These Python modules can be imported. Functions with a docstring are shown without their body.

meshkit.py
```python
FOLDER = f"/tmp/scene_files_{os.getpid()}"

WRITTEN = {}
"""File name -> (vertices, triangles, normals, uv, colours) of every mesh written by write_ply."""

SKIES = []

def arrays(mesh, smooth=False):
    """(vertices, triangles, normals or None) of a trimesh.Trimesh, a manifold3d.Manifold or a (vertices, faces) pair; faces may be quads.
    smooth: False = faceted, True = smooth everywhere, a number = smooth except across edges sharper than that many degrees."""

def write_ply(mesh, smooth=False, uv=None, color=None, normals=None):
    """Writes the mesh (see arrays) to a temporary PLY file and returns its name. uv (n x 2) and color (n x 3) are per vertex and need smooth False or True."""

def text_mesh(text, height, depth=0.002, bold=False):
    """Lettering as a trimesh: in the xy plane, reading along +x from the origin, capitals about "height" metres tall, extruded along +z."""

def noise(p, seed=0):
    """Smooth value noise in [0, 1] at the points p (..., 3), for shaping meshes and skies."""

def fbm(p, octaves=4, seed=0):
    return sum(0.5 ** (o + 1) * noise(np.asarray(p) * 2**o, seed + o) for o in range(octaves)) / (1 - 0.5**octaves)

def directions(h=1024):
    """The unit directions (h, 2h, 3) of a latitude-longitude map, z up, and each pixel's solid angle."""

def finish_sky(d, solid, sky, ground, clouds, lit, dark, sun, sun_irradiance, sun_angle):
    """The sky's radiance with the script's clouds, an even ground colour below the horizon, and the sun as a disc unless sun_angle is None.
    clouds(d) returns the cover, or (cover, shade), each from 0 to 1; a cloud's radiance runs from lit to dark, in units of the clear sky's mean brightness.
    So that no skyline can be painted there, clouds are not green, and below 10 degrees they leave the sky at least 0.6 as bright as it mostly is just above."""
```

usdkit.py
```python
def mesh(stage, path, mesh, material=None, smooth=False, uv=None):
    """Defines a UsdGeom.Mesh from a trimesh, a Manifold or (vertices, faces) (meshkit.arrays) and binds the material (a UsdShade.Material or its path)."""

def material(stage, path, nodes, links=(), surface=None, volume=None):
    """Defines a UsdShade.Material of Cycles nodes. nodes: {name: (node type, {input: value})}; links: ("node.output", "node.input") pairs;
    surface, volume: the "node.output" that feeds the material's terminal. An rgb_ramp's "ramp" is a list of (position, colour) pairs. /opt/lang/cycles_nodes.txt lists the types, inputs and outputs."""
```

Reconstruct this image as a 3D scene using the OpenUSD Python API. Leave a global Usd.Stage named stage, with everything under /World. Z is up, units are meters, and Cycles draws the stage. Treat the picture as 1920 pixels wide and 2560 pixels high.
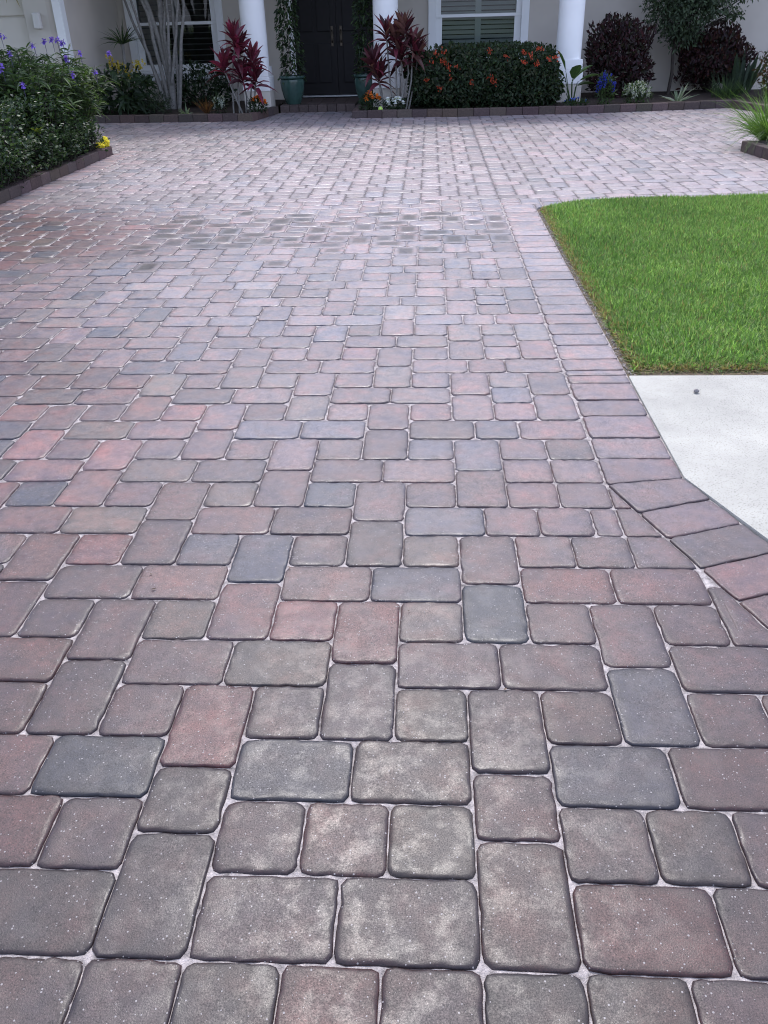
import math
import numpy as np
import trimesh
import usdkit
from pxr import Usd, UsdGeom, UsdLux, UsdShade, Gf, Sdf, Vt
from shapely.geometry import Polygon, LineString, box as sbox
from shapely.ops import unary_union
from shapely import affinity
from meshkit import fbm

stage = Usd.Stage.CreateInMemory()
UsdGeom.SetStageUpAxis(stage, UsdGeom.Tokens.z)
UsdGeom.SetStageMetersPerUnit(stage, 1.0)
UsdGeom.Xform.Define(stage, '/World')
T = Sdf.ValueTypeNames
U = 0.0785          # half a small square paver with its joint, metres

# ------------------------------------------------------------------ camera, sky, sun, exposure
EXPOSURE = 0.5
SKY = 0.15
SUN = 0.4
SUN_EL, SUN_AZ = math.radians(57.0), math.radians(-3.7)
S = Gf.Vec3d(math.sin(SUN_AZ) * math.cos(SUN_EL), math.cos(SUN_AZ) * math.cos(SUN_EL), math.sin(SUN_EL))

cam = UsdGeom.Camera.Define(stage, '/World/camera')
cam.CreateHorizontalApertureAttr(3.72)
cam.CreateVerticalApertureAttr(4.96)
cam.CreateFocalLengthAttr(3.72 * 2064.1 / 1920)
cam.CreateClippingRangeAttr(Gf.Vec2f(0.05, 2000))
cam.CreateExposureAttr(EXPOSURE)
cam.AddTransformOp().Set(Gf.Matrix4d(
    0.99857633, 0.04778198, -0.02371047, 0,
    -0.00429394, 0.51506823, 0.85713842, 0,
    0.05316829, -0.85581633, 0.51454012, 0,
    0.3834, -0.7413, 1.2768, 1))

usdkit.material(stage, '/World/Looks/sky_air', {
    'sky': ('sky_texture', {'sky_type': 'single_scattering', 'sun_disc': False, 'sun_elevation': SUN_EL,
                            'sun_rotation': math.atan2(S[0], S[1]), 'aerosol_density': 4.0, 'air_density': 1.0}),
    'tc': ('texture_coordinate', {}),
    'mp': ('mapping', {'scale': (1.2, 1.2, 3.2)}),
    'cl': ('noise_texture', {'scale': 2.2, 'detail': 6, 'roughness': 0.58}),
    'rp': ('rgb_ramp', {'ramp': [(0.0, (0.84, 0.89, 1.02)), (0.42, (0.86, 0.91, 1.04)), (0.62, (1.14, 1.17, 1.27)), (1.0, (1.22, 1.25, 1.35))]}),
    'mx': ('mix', {'mix_type': 'multiply', 'fac': 1.0}),
    'hz': ('mix', {'mix_type': 'add', 'fac': 1.0, 'color2': (2.25, 2.35, 3.0)}),
    'bg': ('background_shader', {'strength': SKY})},
    [('tc.generated', 'mp.vector'), ('mp.vector', 'cl.vector'), ('cl.fac', 'rp.fac'), ('sky.color', 'mx.color1'),
     ('rp.color', 'mx.color2'), ('mx.color', 'hz.color1'), ('hz.color', 'bg.color')], surface='bg.background')
dome = UsdLux.DomeLight.Define(stage, '/World/sky')
UsdShade.MaterialBindingAPI.Apply(dome.GetPrim()).Bind(UsdShade.Material.Get(stage, '/World/Looks/sky_air'))
sun = UsdLux.DistantLight.Define(stage, '/World/sun')
sun.CreateIntensityAttr(SUN)
sun.CreateAngleAttr(10.0)
sun.CreateNormalizeAttr(True)
sun.CreateColorAttr(Gf.Vec3f(1.0, 0.98, 0.95))
zx = S.GetNormalized()
xx = Gf.Cross(Gf.Vec3d(0, 0, 1), zx).GetNormalized()
yx = Gf.Cross(zx, xx)
sun.AddTransformOp().Set(Gf.Matrix4d(xx[0], xx[1], xx[2], 0, yx[0], yx[1], yx[2], 0, zx[0], zx[1], zx[2], 0, 0, 0, 20, 1))

# ------------------------------------------------------------------ helpers
taken = {}


def numbered(parent, name):
    k = taken.get((parent, name), 0)
    taken[(parent, name)] = k + 1
    return f'{parent}/{name}' if k == 0 else f'{parent}/{name}_{k:03d}'


def tag(prim, label=None, cat=None, group=None, kind=None):
    for k, v in (('label', label), ('category', cat), ('group', group), ('kind', kind)):
        if v:
            prim.SetCustomDataByKey(k, v)
    return prim


def thing(name, label, cat, loc=(0, 0, 0), rz=0.0, group=None, kind=None):
    x = UsdGeom.Xform.Define(stage, numbered('/World', name))
    x.AddTranslateOp().Set(Gf.Vec3d(*map(float, loc)))
    if rz:
        x.AddRotateZOp().Set(float(rz))
    return tag(x.GetPrim(), label, cat, group, kind)


def path_of(p):
    return '/World' if p is None else str(p.GetPath())


class MB:
    """Collects vertices, triangles and a flat tone for each vertex, and makes one mesh of them."""

    def __init__(self):
        self.v, self.f, self.t, self.n, self.s = [], [], [], 0, []

    def add(self, v, f, tone=(0.5, 0.5, 0.5), shift=(0, 0, 0)):
        v, f = np.asarray(v, float), np.asarray(f, int)
        if f.shape[1] == 4:
            f = np.vstack([f[:, [0, 1, 2]], f[:, [0, 2, 3]]])
        self.v.append(v)
        self.f.append(f + self.n)
        tone = np.asarray(tone, float)
        self.t.append(np.broadcast_to(tone, (len(v), 3)))
        self.s.append(np.broadcast_to(np.asarray(shift, float), (len(v), 3)))
        self.n += len(v)
        return self

    def mesh(self, m, tone=(0.5, 0.5, 0.5)):
        return self.add(m.vertices, m.faces, tone)

    def box(self, lo, hi, tone=(0.5, 0.5, 0.5), ch=0.0):
        lo, hi = np.minimum(lo, hi).astype(float), np.maximum(lo, hi).astype(float)
        if ch <= 0:
            c = [[(lo, hi)[i][0], (lo, hi)[j][1], (lo, hi)[k][2]] for k in (0, 1) for j in (0, 1) for i in (0, 1)]
            return self.add(c, [[0, 2, 3, 1], [4, 5, 7, 6], [0, 1, 5, 4], [2, 6, 7, 3], [0, 4, 6, 2], [1, 3, 7, 5]], tone)
        pts = []
        for sx in (0, 1):
            for sy in (0, 1):
                for sz in (0, 1):
                    p = np.array([(lo, hi)[sx][0], (lo, hi)[sy][1], (lo, hi)[sz][2]])
                    for ax in range(3):
                        q = p.copy()
                        for o in range(3):
                            if o != ax:
                                q[o] += ch if (sx, sy, sz)[o] == 0 else -ch
                        pts.append(q)
        h = trimesh.convex.convex_hull(np.array(pts))
        return self.mesh(h, tone)

    def tube(self, pts, r0, r1=None, n=6, tone=(0.5, 0.5, 0.5)):
        pts = np.asarray(pts, float)
        r1 = r0 if r1 is None else r1
        k = len(pts)
        rad = np.linspace(r0, r1, k)
        d = np.gradient(pts, axis=0)
        d /= np.linalg.norm(d, axis=1, keepdims=True) + 1e-9
        ref = np.where(np.abs(d[:, 2:3]) < 0.9, [[0, 0, 1.0]], [[1.0, 0, 0]])
        ref = np.broadcast_to(ref[0], d.shape)
        a = np.cross(d, ref)
        a /= np.linalg.norm(a, axis=1, keepdims=True) + 1e-9
        b = np.cross(d, a)
        th = np.linspace(0, 2 * np.pi, n, endpoint=False)
        v = (pts[:, None] + rad[:, None, None] * (np.cos(th)[None, :, None] * a[:, None] + np.sin(th)[None, :, None] * b[:, None])).reshape(-1, 3)
        f = []
        for i in range(k - 1):
            for j in range(n):
                f.append([i * n + j, i * n + (j + 1) % n, (i + 1) * n + (j + 1) % n, (i + 1) * n + j])
        f = np.array(f)
        f = np.vstack([f[:, [0, 2, 1]], f[:, [0, 3, 2]]])
        caps = [[(k - 1) * n, (k - 1) * n + j, (k - 1) * n + j + 1] for j in range(1, n - 1)] + [[0, j + 1, j] for j in range(1, n - 1)]
        return self.add(v, np.vstack([f, np.array(caps)[:, [0, 2, 1]]]), tone)

    def lathe(self, prof, n=28, c=(0, 0), tone=(0.5, 0.5, 0.5)):
        prof = np.asarray(prof, float)
        th = np.linspace(0, 2 * np.pi, n, endpoint=False)
        v = np.stack([c[0] + prof[:, 0][:, None] * np.cos(th), c[1] + prof[:, 0][:, None] * np.sin(th),
                      np.broadcast_to(prof[:, 1][:, None], (len(prof), n))], -1).reshape(-1, 3)
        f = [[i * n + j, i * n + (j + 1) % n, (i + 1) * n + (j + 1) % n, (i + 1) * n + j] for i in range(len(prof) - 1) for j in range(n)]
        return self.add(v, f, tone)

    def prism(self, poly, z0, z1, tone=(0.5, 0.5, 0.5)):
        for g in getattr(poly, 'geoms', [poly]):
            if g.area > 1e-7:
                m = trimesh.creation.extrude_polygon(g, z1 - z0, engine='earcut')
                m.apply_translation((0, 0, z0))
                self.mesh(m, tone)
        return self

    def build(self, name, material, parent=None, smooth=False, label=None, cat=None, group=None, kind=None, loc=None):
        if not self.v:
            return None
        v, f, t = np.vstack(self.v), np.vstack(self.f), np.vstack(self.t)
        if loc is not None:
            v = v - np.asarray(loc, float)
        if smooth is not False and smooth is not True:
            m = trimesh.graph.smooth_shade(trimesh.Trimesh(v, f, process=False, vertex_colors=None), angle=math.radians(smooth), facet_minarea=None)
            v, f = np.array(m.vertices), np.array(m.faces)
            t = np.broadcast_to(t.mean(0), v.shape)
            smooth = True
        me = usdkit.mesh(stage, numbered(path_of(parent), name), (v, f), M[material], smooth=smooth)
        UsdGeom.PrimvarsAPI(me).CreatePrimvar('tone', T.Color3fArray, 'vertex').Set(Vt.Vec3fArray.FromNumpy(np.ascontiguousarray(t, np.float32)))
        if material in ('paver', 'paver_muted'):
            UsdGeom.PrimvarsAPI(me).CreatePrimvar('shift', T.Float3Array, 'vertex').Set(Vt.Vec3fArray.FromNumpy(np.ascontiguousarray(np.vstack(self.s), np.float32)))
        if loc is not None:
            me.AddTranslateOp().Set(Gf.Vec3d(*map(float, loc)))
        return tag(me.GetPrim(), label, cat, group, kind)


def unit(a):
    return a / (np.linalg.norm(a, axis=-1, keepdims=True) + 1e-9)


PROF = {'lance': ([0, .2, .5, .8, 1], [.25, .85, 1, .55, .04]), 'oval': ([0, .3, .65, 1], [.2, .9, 1, .12]),
        'strap': ([0, .25, .5, .75, 1], [.9, 1, .9, .6, .05]), 'blade': ([0, .5, 1], [1, .8, .06]), 'petal': ([0, .5, 1], [.3, 1, .75]),
        'paddle': ([0, .12, .14, .4, .7, .9, 1], [.12, .1, .35, 1, .95, .5, .05])}


def leaves(mb, P, D, L, W, tone, prof='oval', droop=0.25, fold=0.15, face=None, rng=None):
    """Many leaves at once: base points P, directions D, lengths L, widths W, tones, a hanging curve and a folded midrib."""
    ts, ws = (np.array(x) for x in PROF[prof])
    n, k = len(P), len(ts)
    P, D = np.asarray(P, float), unit(np.asarray(D, float))
    L, W, droop = (np.broadcast_to(np.asarray(x, float), n) for x in (L, W, droop))
    up = np.broadcast_to(np.array([0, 0, 1.0]), (n, 3)) + (0 if rng is None else rng.normal(0, 0.35, (n, 3)))
    if face is not None:
        up = unit(np.asarray(face, float)) + np.random.default_rng(n).normal(0, 0.45, (n, 3))
    side = np.cross(D, up)
    side = np.where(np.linalg.norm(side, axis=1, keepdims=True) < 0.05, np.cross(D, [1.0, 0.2, 0]), side)
    side = unit(side)
    nrm = unit(np.cross(side, D))
    ctr = P[:, None] + D[:, None] * (L[:, None] * ts)[..., None]
    ctr = ctr - np.array([0, 0, 1.0]) * (droop[:, None] * L[:, None] * ts ** 2)[..., None]
    w = (W[:, None] * ws / 2)[..., None]
    a = ctr - side[:, None] * w + nrm[:, None] * w * fold * 2
    b = ctr + side[:, None] * w + nrm[:, None] * w * fold * 2
    v = np.stack([a, ctr, b], 2).reshape(-1, 3)
    f = []
    for i in range(k - 1):
        q = i * 3
        f += [[q, q + 1, q + 4], [q, q + 4, q + 3], [q + 1, q + 2, q + 5], [q + 1, q + 5, q + 4]]
    f = (np.array(f)[None] + (np.arange(n) * k * 3)[:, None, None]).reshape(-1, 3)
    tone = np.broadcast_to(np.asarray(tone, float), (n, 3))
    return mb.add(v, f, np.repeat(tone, k * 3, axis=0))


def tones(rng, n, cols, jit=0.18):
    c = np.array(cols, float)[rng.integers(0, len(cols), n)]
    return c * (1 + rng.normal(0, jit, (n, 1))).clip(0.45, 1.7)


def blob_points(rng, n, c, r, power=2.0, shell=0.45, lump=0.25, seed=0, zmin=None):
    """Points and outward directions in a lumpy rounded body, denser towards its surface."""
    d = unit(rng.normal(size=(n, 3)))
    d = unit(d * np.asarray(r) ** 0.6)
    p = d / (np.sum(np.abs(d) ** power, axis=1, keepdims=True) ** (1 / power))
    rad = 1 - shell * rng.random((n, 1)) ** 1.8
    rad = rad * (1 + lump * (fbm(d * 2.3 + 7.1 * seed, 3, seed)[:, None] - 0.5) * 2)
    q = np.asarray(c) + p * rad * np.asarray(r)
    nr = unit(np.sign(p) * np.abs(p) ** (power - 1) / np.asarray(r))
    if zmin is not None:
        keep = q[:, 2] > zmin
        q, nr = q[keep], nr[keep]
    return q, nr


# ------------------------------------------------------------------ materials
M = {}


def mat(name, nodes, links, surface='p.BSDF'):
    M[name] = usdkit.material(stage, '/World/Looks/' + name, nodes, links, surface=surface)


def plain(name, col, rough=0.5, var=0.12, scale=6.0, bump=0.0, bscale=120.0, spec=0.5, metal=0.0, coat=0.0):
    c = np.array(col)
    nodes = {'g': ('geometry', {}), 'n': ('noise_texture', {'scale': scale, 'detail': 5, 'roughness': 0.6}),
             'r': ('rgb_ramp', {'ramp': [(0.25, tuple(c * (1 - var))), (0.75, tuple(np.minimum(c * (1 + var), 0.95)))]}),
             'p': ('principled_bsdf', {'roughness': rough, 'specular_ior_level': spec, 'metallic': metal, 'coat_weight': coat})}
    links = [('g.position', 'n.vector'), ('n.fac', 'r.fac'), ('r.color', 'p.base_color')]
    if bump:
        nodes['bn'] = ('noise_texture', {'scale': bscale, 'detail': 4})
        nodes['b'] = ('bump', {'strength': bump, 'distance': 0.004})
        links += [('g.position', 'bn.vector'), ('bn.fac', 'b.height'), ('b.normal', 'p.normal')]
    mat(name, nodes, links)


def leafy(name, rough=0.42, trans=0.3, spec=0.45, gain=1.6):
    mat(name, {'a': ('attribute', {'attribute': 'tone'}), 'g': ('geometry', {}),
               'n': ('noise_texture', {'scale': 40, 'detail': 3}),
               'r': ('rgb_ramp', {'ramp': [(0.3, (0.75, 0.75, 0.75)), (0.7, (1.2, 1.2, 1.2))]}),
               'm': ('mix', {'mix_type': 'multiply', 'fac': 1.0}),
               'tg': ('mix', {'mix_type': 'multiply', 'fac': 1.0, 'color2': (gain, gain * 1.05, gain * 0.55)}),
               'p': ('principled_bsdf', {'roughness': rough, 'specular_ior_level': spec}),
               't': ('translucent_bsdf', {}), 'x': ('mix_closure', {'fac': trans})},
        [('g.position', 'n.vector'), ('n.fac', 'r.fac'), ('a.color', 'm.color1'), ('r.color', 'm.color2'), ('m.color', 'p.base_color'),
         ('m.color', 'tg.color1'), ('tg.color', 't.color'), ('p.BSDF', 'x.closure1'), ('t.BSDF', 'x.closure2')], surface='x.closure')


# the pavers: a tone for each paver, blended patches of rust and slate, pale aggregate, dark pits, sealed patchy gloss
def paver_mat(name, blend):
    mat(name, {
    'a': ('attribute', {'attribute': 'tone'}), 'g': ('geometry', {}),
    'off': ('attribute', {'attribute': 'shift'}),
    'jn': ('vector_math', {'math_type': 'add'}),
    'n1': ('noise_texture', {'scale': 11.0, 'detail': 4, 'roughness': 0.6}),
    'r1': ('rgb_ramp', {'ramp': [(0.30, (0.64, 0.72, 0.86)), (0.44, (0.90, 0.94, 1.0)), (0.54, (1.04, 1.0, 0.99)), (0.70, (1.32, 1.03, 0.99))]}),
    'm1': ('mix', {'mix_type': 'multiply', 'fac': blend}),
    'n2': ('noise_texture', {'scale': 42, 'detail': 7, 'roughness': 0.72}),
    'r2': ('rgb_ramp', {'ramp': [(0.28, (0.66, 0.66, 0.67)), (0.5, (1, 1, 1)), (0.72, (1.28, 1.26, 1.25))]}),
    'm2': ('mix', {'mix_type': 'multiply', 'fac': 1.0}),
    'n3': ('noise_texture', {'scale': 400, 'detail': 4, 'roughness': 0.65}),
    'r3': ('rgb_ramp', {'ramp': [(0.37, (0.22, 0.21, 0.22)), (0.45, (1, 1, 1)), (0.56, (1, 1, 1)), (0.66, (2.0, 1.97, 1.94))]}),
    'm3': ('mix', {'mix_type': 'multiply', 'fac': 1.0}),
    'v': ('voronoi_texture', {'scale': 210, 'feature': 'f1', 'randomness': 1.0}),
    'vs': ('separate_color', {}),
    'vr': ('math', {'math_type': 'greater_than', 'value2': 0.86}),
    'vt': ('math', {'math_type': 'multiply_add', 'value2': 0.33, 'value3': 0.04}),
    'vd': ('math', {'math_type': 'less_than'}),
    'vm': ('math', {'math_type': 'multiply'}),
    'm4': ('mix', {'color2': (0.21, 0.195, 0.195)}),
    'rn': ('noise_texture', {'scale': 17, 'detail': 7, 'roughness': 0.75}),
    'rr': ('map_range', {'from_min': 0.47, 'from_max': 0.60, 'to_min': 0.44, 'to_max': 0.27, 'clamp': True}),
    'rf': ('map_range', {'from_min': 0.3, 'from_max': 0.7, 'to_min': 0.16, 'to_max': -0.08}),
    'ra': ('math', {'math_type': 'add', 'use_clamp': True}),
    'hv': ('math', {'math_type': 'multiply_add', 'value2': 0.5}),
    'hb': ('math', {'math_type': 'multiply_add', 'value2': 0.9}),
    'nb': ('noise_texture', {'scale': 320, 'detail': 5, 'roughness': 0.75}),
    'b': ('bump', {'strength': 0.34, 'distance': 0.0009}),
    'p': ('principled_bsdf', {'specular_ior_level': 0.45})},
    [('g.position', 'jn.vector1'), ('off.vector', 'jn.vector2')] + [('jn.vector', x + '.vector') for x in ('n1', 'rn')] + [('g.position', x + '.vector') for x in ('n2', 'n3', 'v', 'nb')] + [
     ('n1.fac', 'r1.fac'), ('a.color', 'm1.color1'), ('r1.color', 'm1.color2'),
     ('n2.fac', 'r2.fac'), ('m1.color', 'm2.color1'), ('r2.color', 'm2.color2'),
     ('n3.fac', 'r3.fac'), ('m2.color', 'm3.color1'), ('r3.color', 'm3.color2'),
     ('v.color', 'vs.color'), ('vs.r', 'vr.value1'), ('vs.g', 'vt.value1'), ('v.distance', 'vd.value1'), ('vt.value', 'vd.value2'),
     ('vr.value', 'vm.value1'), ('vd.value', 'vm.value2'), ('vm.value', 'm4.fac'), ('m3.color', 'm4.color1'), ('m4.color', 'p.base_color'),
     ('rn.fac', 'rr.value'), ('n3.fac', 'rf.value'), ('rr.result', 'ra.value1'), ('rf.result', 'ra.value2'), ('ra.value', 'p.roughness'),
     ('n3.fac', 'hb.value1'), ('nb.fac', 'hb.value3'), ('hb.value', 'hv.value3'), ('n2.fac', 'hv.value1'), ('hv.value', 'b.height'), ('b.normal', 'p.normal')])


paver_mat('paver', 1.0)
paver_mat('paver_muted', 0.35)  # weaker rust and slate mottling for the forecourt
plain('joint_dirt', (0.17, 0.155, 0.155), 0.95, 0.7, 60, 1.0, 420, 0.1)
plain('joint_sand', (0.34, 0.31, 0.30), 0.95, 0.7, 60, 1.0, 420, 0.1)
mat('concrete', {
    'g': ('geometry', {}), 'n': ('noise_texture', {'scale': 3, 'detail': 7, 'roughness': 0.65}),
    'r': ('rgb_ramp', {'ramp': [(0.3, (0.29, 0.287, 0.258)), (0.7, (0.41, 0.405, 0.36))]}),
    'n2': ('noise_texture', {'scale': 190, 'detail': 4}), 'r2': ('rgb_ramp', {'ramp': [(0.33, (0.55, 0.54, 0.52)), (0.43, (1, 1, 1))]}),
    'm': ('mix', {'mix_type': 'multiply', 'fac': 1.0}), 'b': ('bump', {'strength': 0.5, 'distance': 0.002}),
    'p': ('principled_bsdf', {'roughness': 0.8, 'specular_ior_level': 0.3})},
    [('g.position', 'n.vector'), ('g.position', 'n2.vector'), ('n.fac', 'r.fac'), ('n2.fac', 'r2.fac'), ('r.color', 'm.color1'), ('r2.color', 'm.color2'),
     ('m.color', 'p.base_color'), ('n2.fac', 'b.height'), ('b.normal', 'p.normal')])
plain('soil', (0.045, 0.034, 0.028), 0.9, 0.6, 40, 1.0, 60, 0.2)
plain('lawn_soil', (0.12, 0.095, 0.07), 0.9, 0.5, 50, 1.0, 90, 0.2)
plain('far_ground', (0.07, 0.09, 0.04), 0.95, 0.4, 0.6, 0, 0, 0.1)
mat('gravel', {'a': ('attribute', {'attribute': 'tone'}), 'p': ('principled_bsdf', {'roughness': 0.8})}, [('a.color', 'p.base_color')])
mat('edging', {'a': ('attribute', {'attribute': 'tone'}), 'g': ('geometry', {}), 'n': ('noise_texture', {'scale': 60, 'detail': 5, 'roughness': 0.7}),
               'r': ('rgb_ramp', {'ramp': [(0.3, (0.6, 0.6, 0.6)), (0.7, (1.4, 1.35, 1.3))]}), 'm': ('mix', {'mix_type': 'multiply', 'fac': 1.0}),
               'b': ('bump', {'strength': 0.6, 'distance': 0.003}), 'p': ('principled_bsdf', {'roughness': 0.72, 'specular_ior_level': 0.35})},
    [('g.position', 'n.vector'), ('n.fac', 'r.fac'), ('a.color', 'm.color1'), ('r.color', 'm.color2'), ('m.color', 'p.base_color'), ('n.fac', 'b.height'), ('b.normal', 'p.normal')])
plain('stucco', (0.53, 0.48, 0.42), 0.85, 0.05, 2.5, 0.5, 90, 0.25)
plain('garage_wall', (0.56, 0.52, 0.46), 0.85, 0.05, 2.5, 0.4, 90, 0.25)
plain('garage_cream', (0.62, 0.57, 0.50), 0.6, 0.04, 2.0)
plain('white_paint', (0.80, 0.80, 0.79), 0.45, 0.03, 5)
plain('dark_shutter', (0.15, 0.15, 0.15), 0.5, 0.05, 5)
plain('shutter', (0.34, 0.36, 0.345), 0.5, 0.05, 5)
plain('dark_room', (0.03, 0.03, 0.03), 0.9, 0.1, 3)
plain('door_wood', (0.007, 0.006, 0.007), 0.5, 0.3, 14, 0.2, 60, 0.25)
plain('dull_brass', (0.07, 0.06, 0.05), 0.35, 0.15, 20, 0, 0, 0.5, 1.0)
plain('metal_grey', (0.45, 0.46, 0.47), 0.4, 0.1, 20, 0, 0, 0.5, 0.8)
plain('roof', (0.13, 0.10, 0.085), 0.85, 0.35, 9, 0.8, 30, 0.3)
plain('soffit', (0.62, 0.60, 0.56), 0.7, 0.04, 3)
plain('glaze', (0.024, 0.050, 0.042), 0.16, 0.35, 9, 0.15, 30, 0.6)
plain('bark_pale', (0.21, 0.20, 0.185), 0.85, 0.35, 25, 0.8, 70, 0.2)
plain('bark_dark', (0.04, 0.033, 0.028), 0.85, 0.35, 30, 0.8, 70, 0.2)
plain('yellow_cloth', (0.75, 0.62, 0.04), 0.8, 0.12, 30, 0.5, 200, 0.2)
plain('felt', (0.42, 0.62, 0.10), 0.95, 0.12, 60, 0.5, 400, 0.1)
plain('stone', (0.16, 0.15, 0.15), 0.8, 0.3, 60)
mat('pane', {'f': ('fresnel', {'IOR': 1.5}), 't': ('transparent_bsdf', {'color': (0.84, 0.87, 0.86)}), 'g': ('glossy_bsdf', {'color': (1, 1, 1), 'roughness': 0.02}),
             'x': ('mix_closure', {})}, [('f.fac', 'x.fac'), ('t.BSDF', 'x.closure1'), ('g.BSDF', 'x.closure2')], surface='x.closure')
leafy('leaf', 0.5, 0.28, 0.35)
leafy('leaf_gloss', 0.36, 0.22, 0.45)
leafy('grass', 0.5, 0.36, 0.3, 1.7)
leafy('petal', 0.6, 0.3, 0.25, 1.2)

# ------------------------------------------------------------------ ground plan, in paver units
EDGE_L = -41.2                      # foot of the left edging
lawn_far = [(15.6, 75.2), (17.0, 76.2), (19.8, 78.0), (22.6, 78.7), (25.8, 79.1), (31.5, 79.0), (38.4, 79.4), (75, 82)]
outer = [(21.2, 3.4), (17.1, 15.1), (15.2, 20.4), (15.2, 73.6), (15.9, 75.5), (17.6, 76.8), (20.3, 77.7), (25.5, 78.9), (29.9, 80.1), (35.9, 81.7), (44.9, 84.1), (75, 91.5)]
outer = [(24.6, -6.0)] + outer[1:3] + [(15.2, 77.0)]
WID = 3.15
line = LineString(outer)
strip = line.buffer(WID, single_sided=True, join_style='mitre', mitre_limit=3)
right_side = Polygon(outer[:3] + [(15.2, 74.9)] + [(x, y + 0.1) for x, y in lawn_far[1:]] + [(90, 83.1), (90, -6)])       # lawn and concrete side of the border
front_top = [(-66, 163), (-60, 162.2), (-28.2, 159.6), (-25.4, 174.6), (-10.0, 174.6), (-9.6, 160.8), (10, 160.3), (34, 160.8), (61.4, 165.6), (63.0, 158), (66, 146), (80, 140)]
paving = Polygon([(-41.1, -6), (80, -6)] + front_top[::-1] + [(-66, 118.9), (-41.1, 118.9)])
right_bed = Polygon([(45.6, 110.0), (80, 110.0), (80, 96), (47.2, 96)])
paving = paving.difference(right_side).difference(right_bed)
left_strip = sbox(-41.1, -6, -37.75, 118.9)
field = paving.difference(strip.buffer(0.03)).difference(left_strip.buffer(0.03))
border_right = paving.intersection(strip)

# ------------------------------------------------------------------ paver pattern: squares 2x2, oblongs 3x2 laid both ways, repeating every 8x8
rects = []
base = []
for dx, dy in ((0, 0), (4, 4)):      # x and depth offsets of the two half-cells
    base += [(4 + dx, 0 + dy, 3, 2), (7 + dx, 0 + dy, 3, 2), (4 + dx, 2 + dy, 2, 2), (8 + dx, 2 + dy, 2, 2), (6 + dx, 2 + dy, 2, 3), (6 + dx, 5 + dy, 2, 3)]
odd = lambda x0, y0: x0 >= 7.99 and x0 < 11.99 and y0 >= 15.99
for i in range(-9, 11):
    for k in range(1, 22):
        for x, y, w, d in base:
            X, Y = x + 8 * i, y + 8 * k
            if odd(X, Y) or (X == 7 and w == 3 and d == 2 and (Y % 8) == 0 and Y >= 16):
                continue
            if X == 10 and Y == 14:
                d = 2
            rects.append((X, Y, w, d))
    # first courses by the street
    for x, y, w, d in [(0, 6, 2, 2), (4, 6, 2, 2), (2, 6, 2, 3), (2, 9, 2, 3), (6, 0, 2, 3), (6, 3, 2, 2), (6, 5, 2, 3), (0, 4, 3, 2), (3, 4, 3, 2), (0, 2, 2, 2), (2, 2, 2, 2), (4, 2, 2, 2),
                       (0, 0, 3, 2), (3, 0, 3, 2), (0, -2, 2, 2), (2, -2, 2, 2), (4, -2, 2, 2), (6, -2, 2, 2), (0, -4, 2, 2), (2, -4, 2, 2), (4, -4, 2, 2), (6, -4, 2, 2), (0, -6, 2, 2), (2, -6, 2, 2), (4, -6, 2, 2), (6, -6, 2, 2)]:
        rects.append((x + 8 * i, y, w, d))
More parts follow.
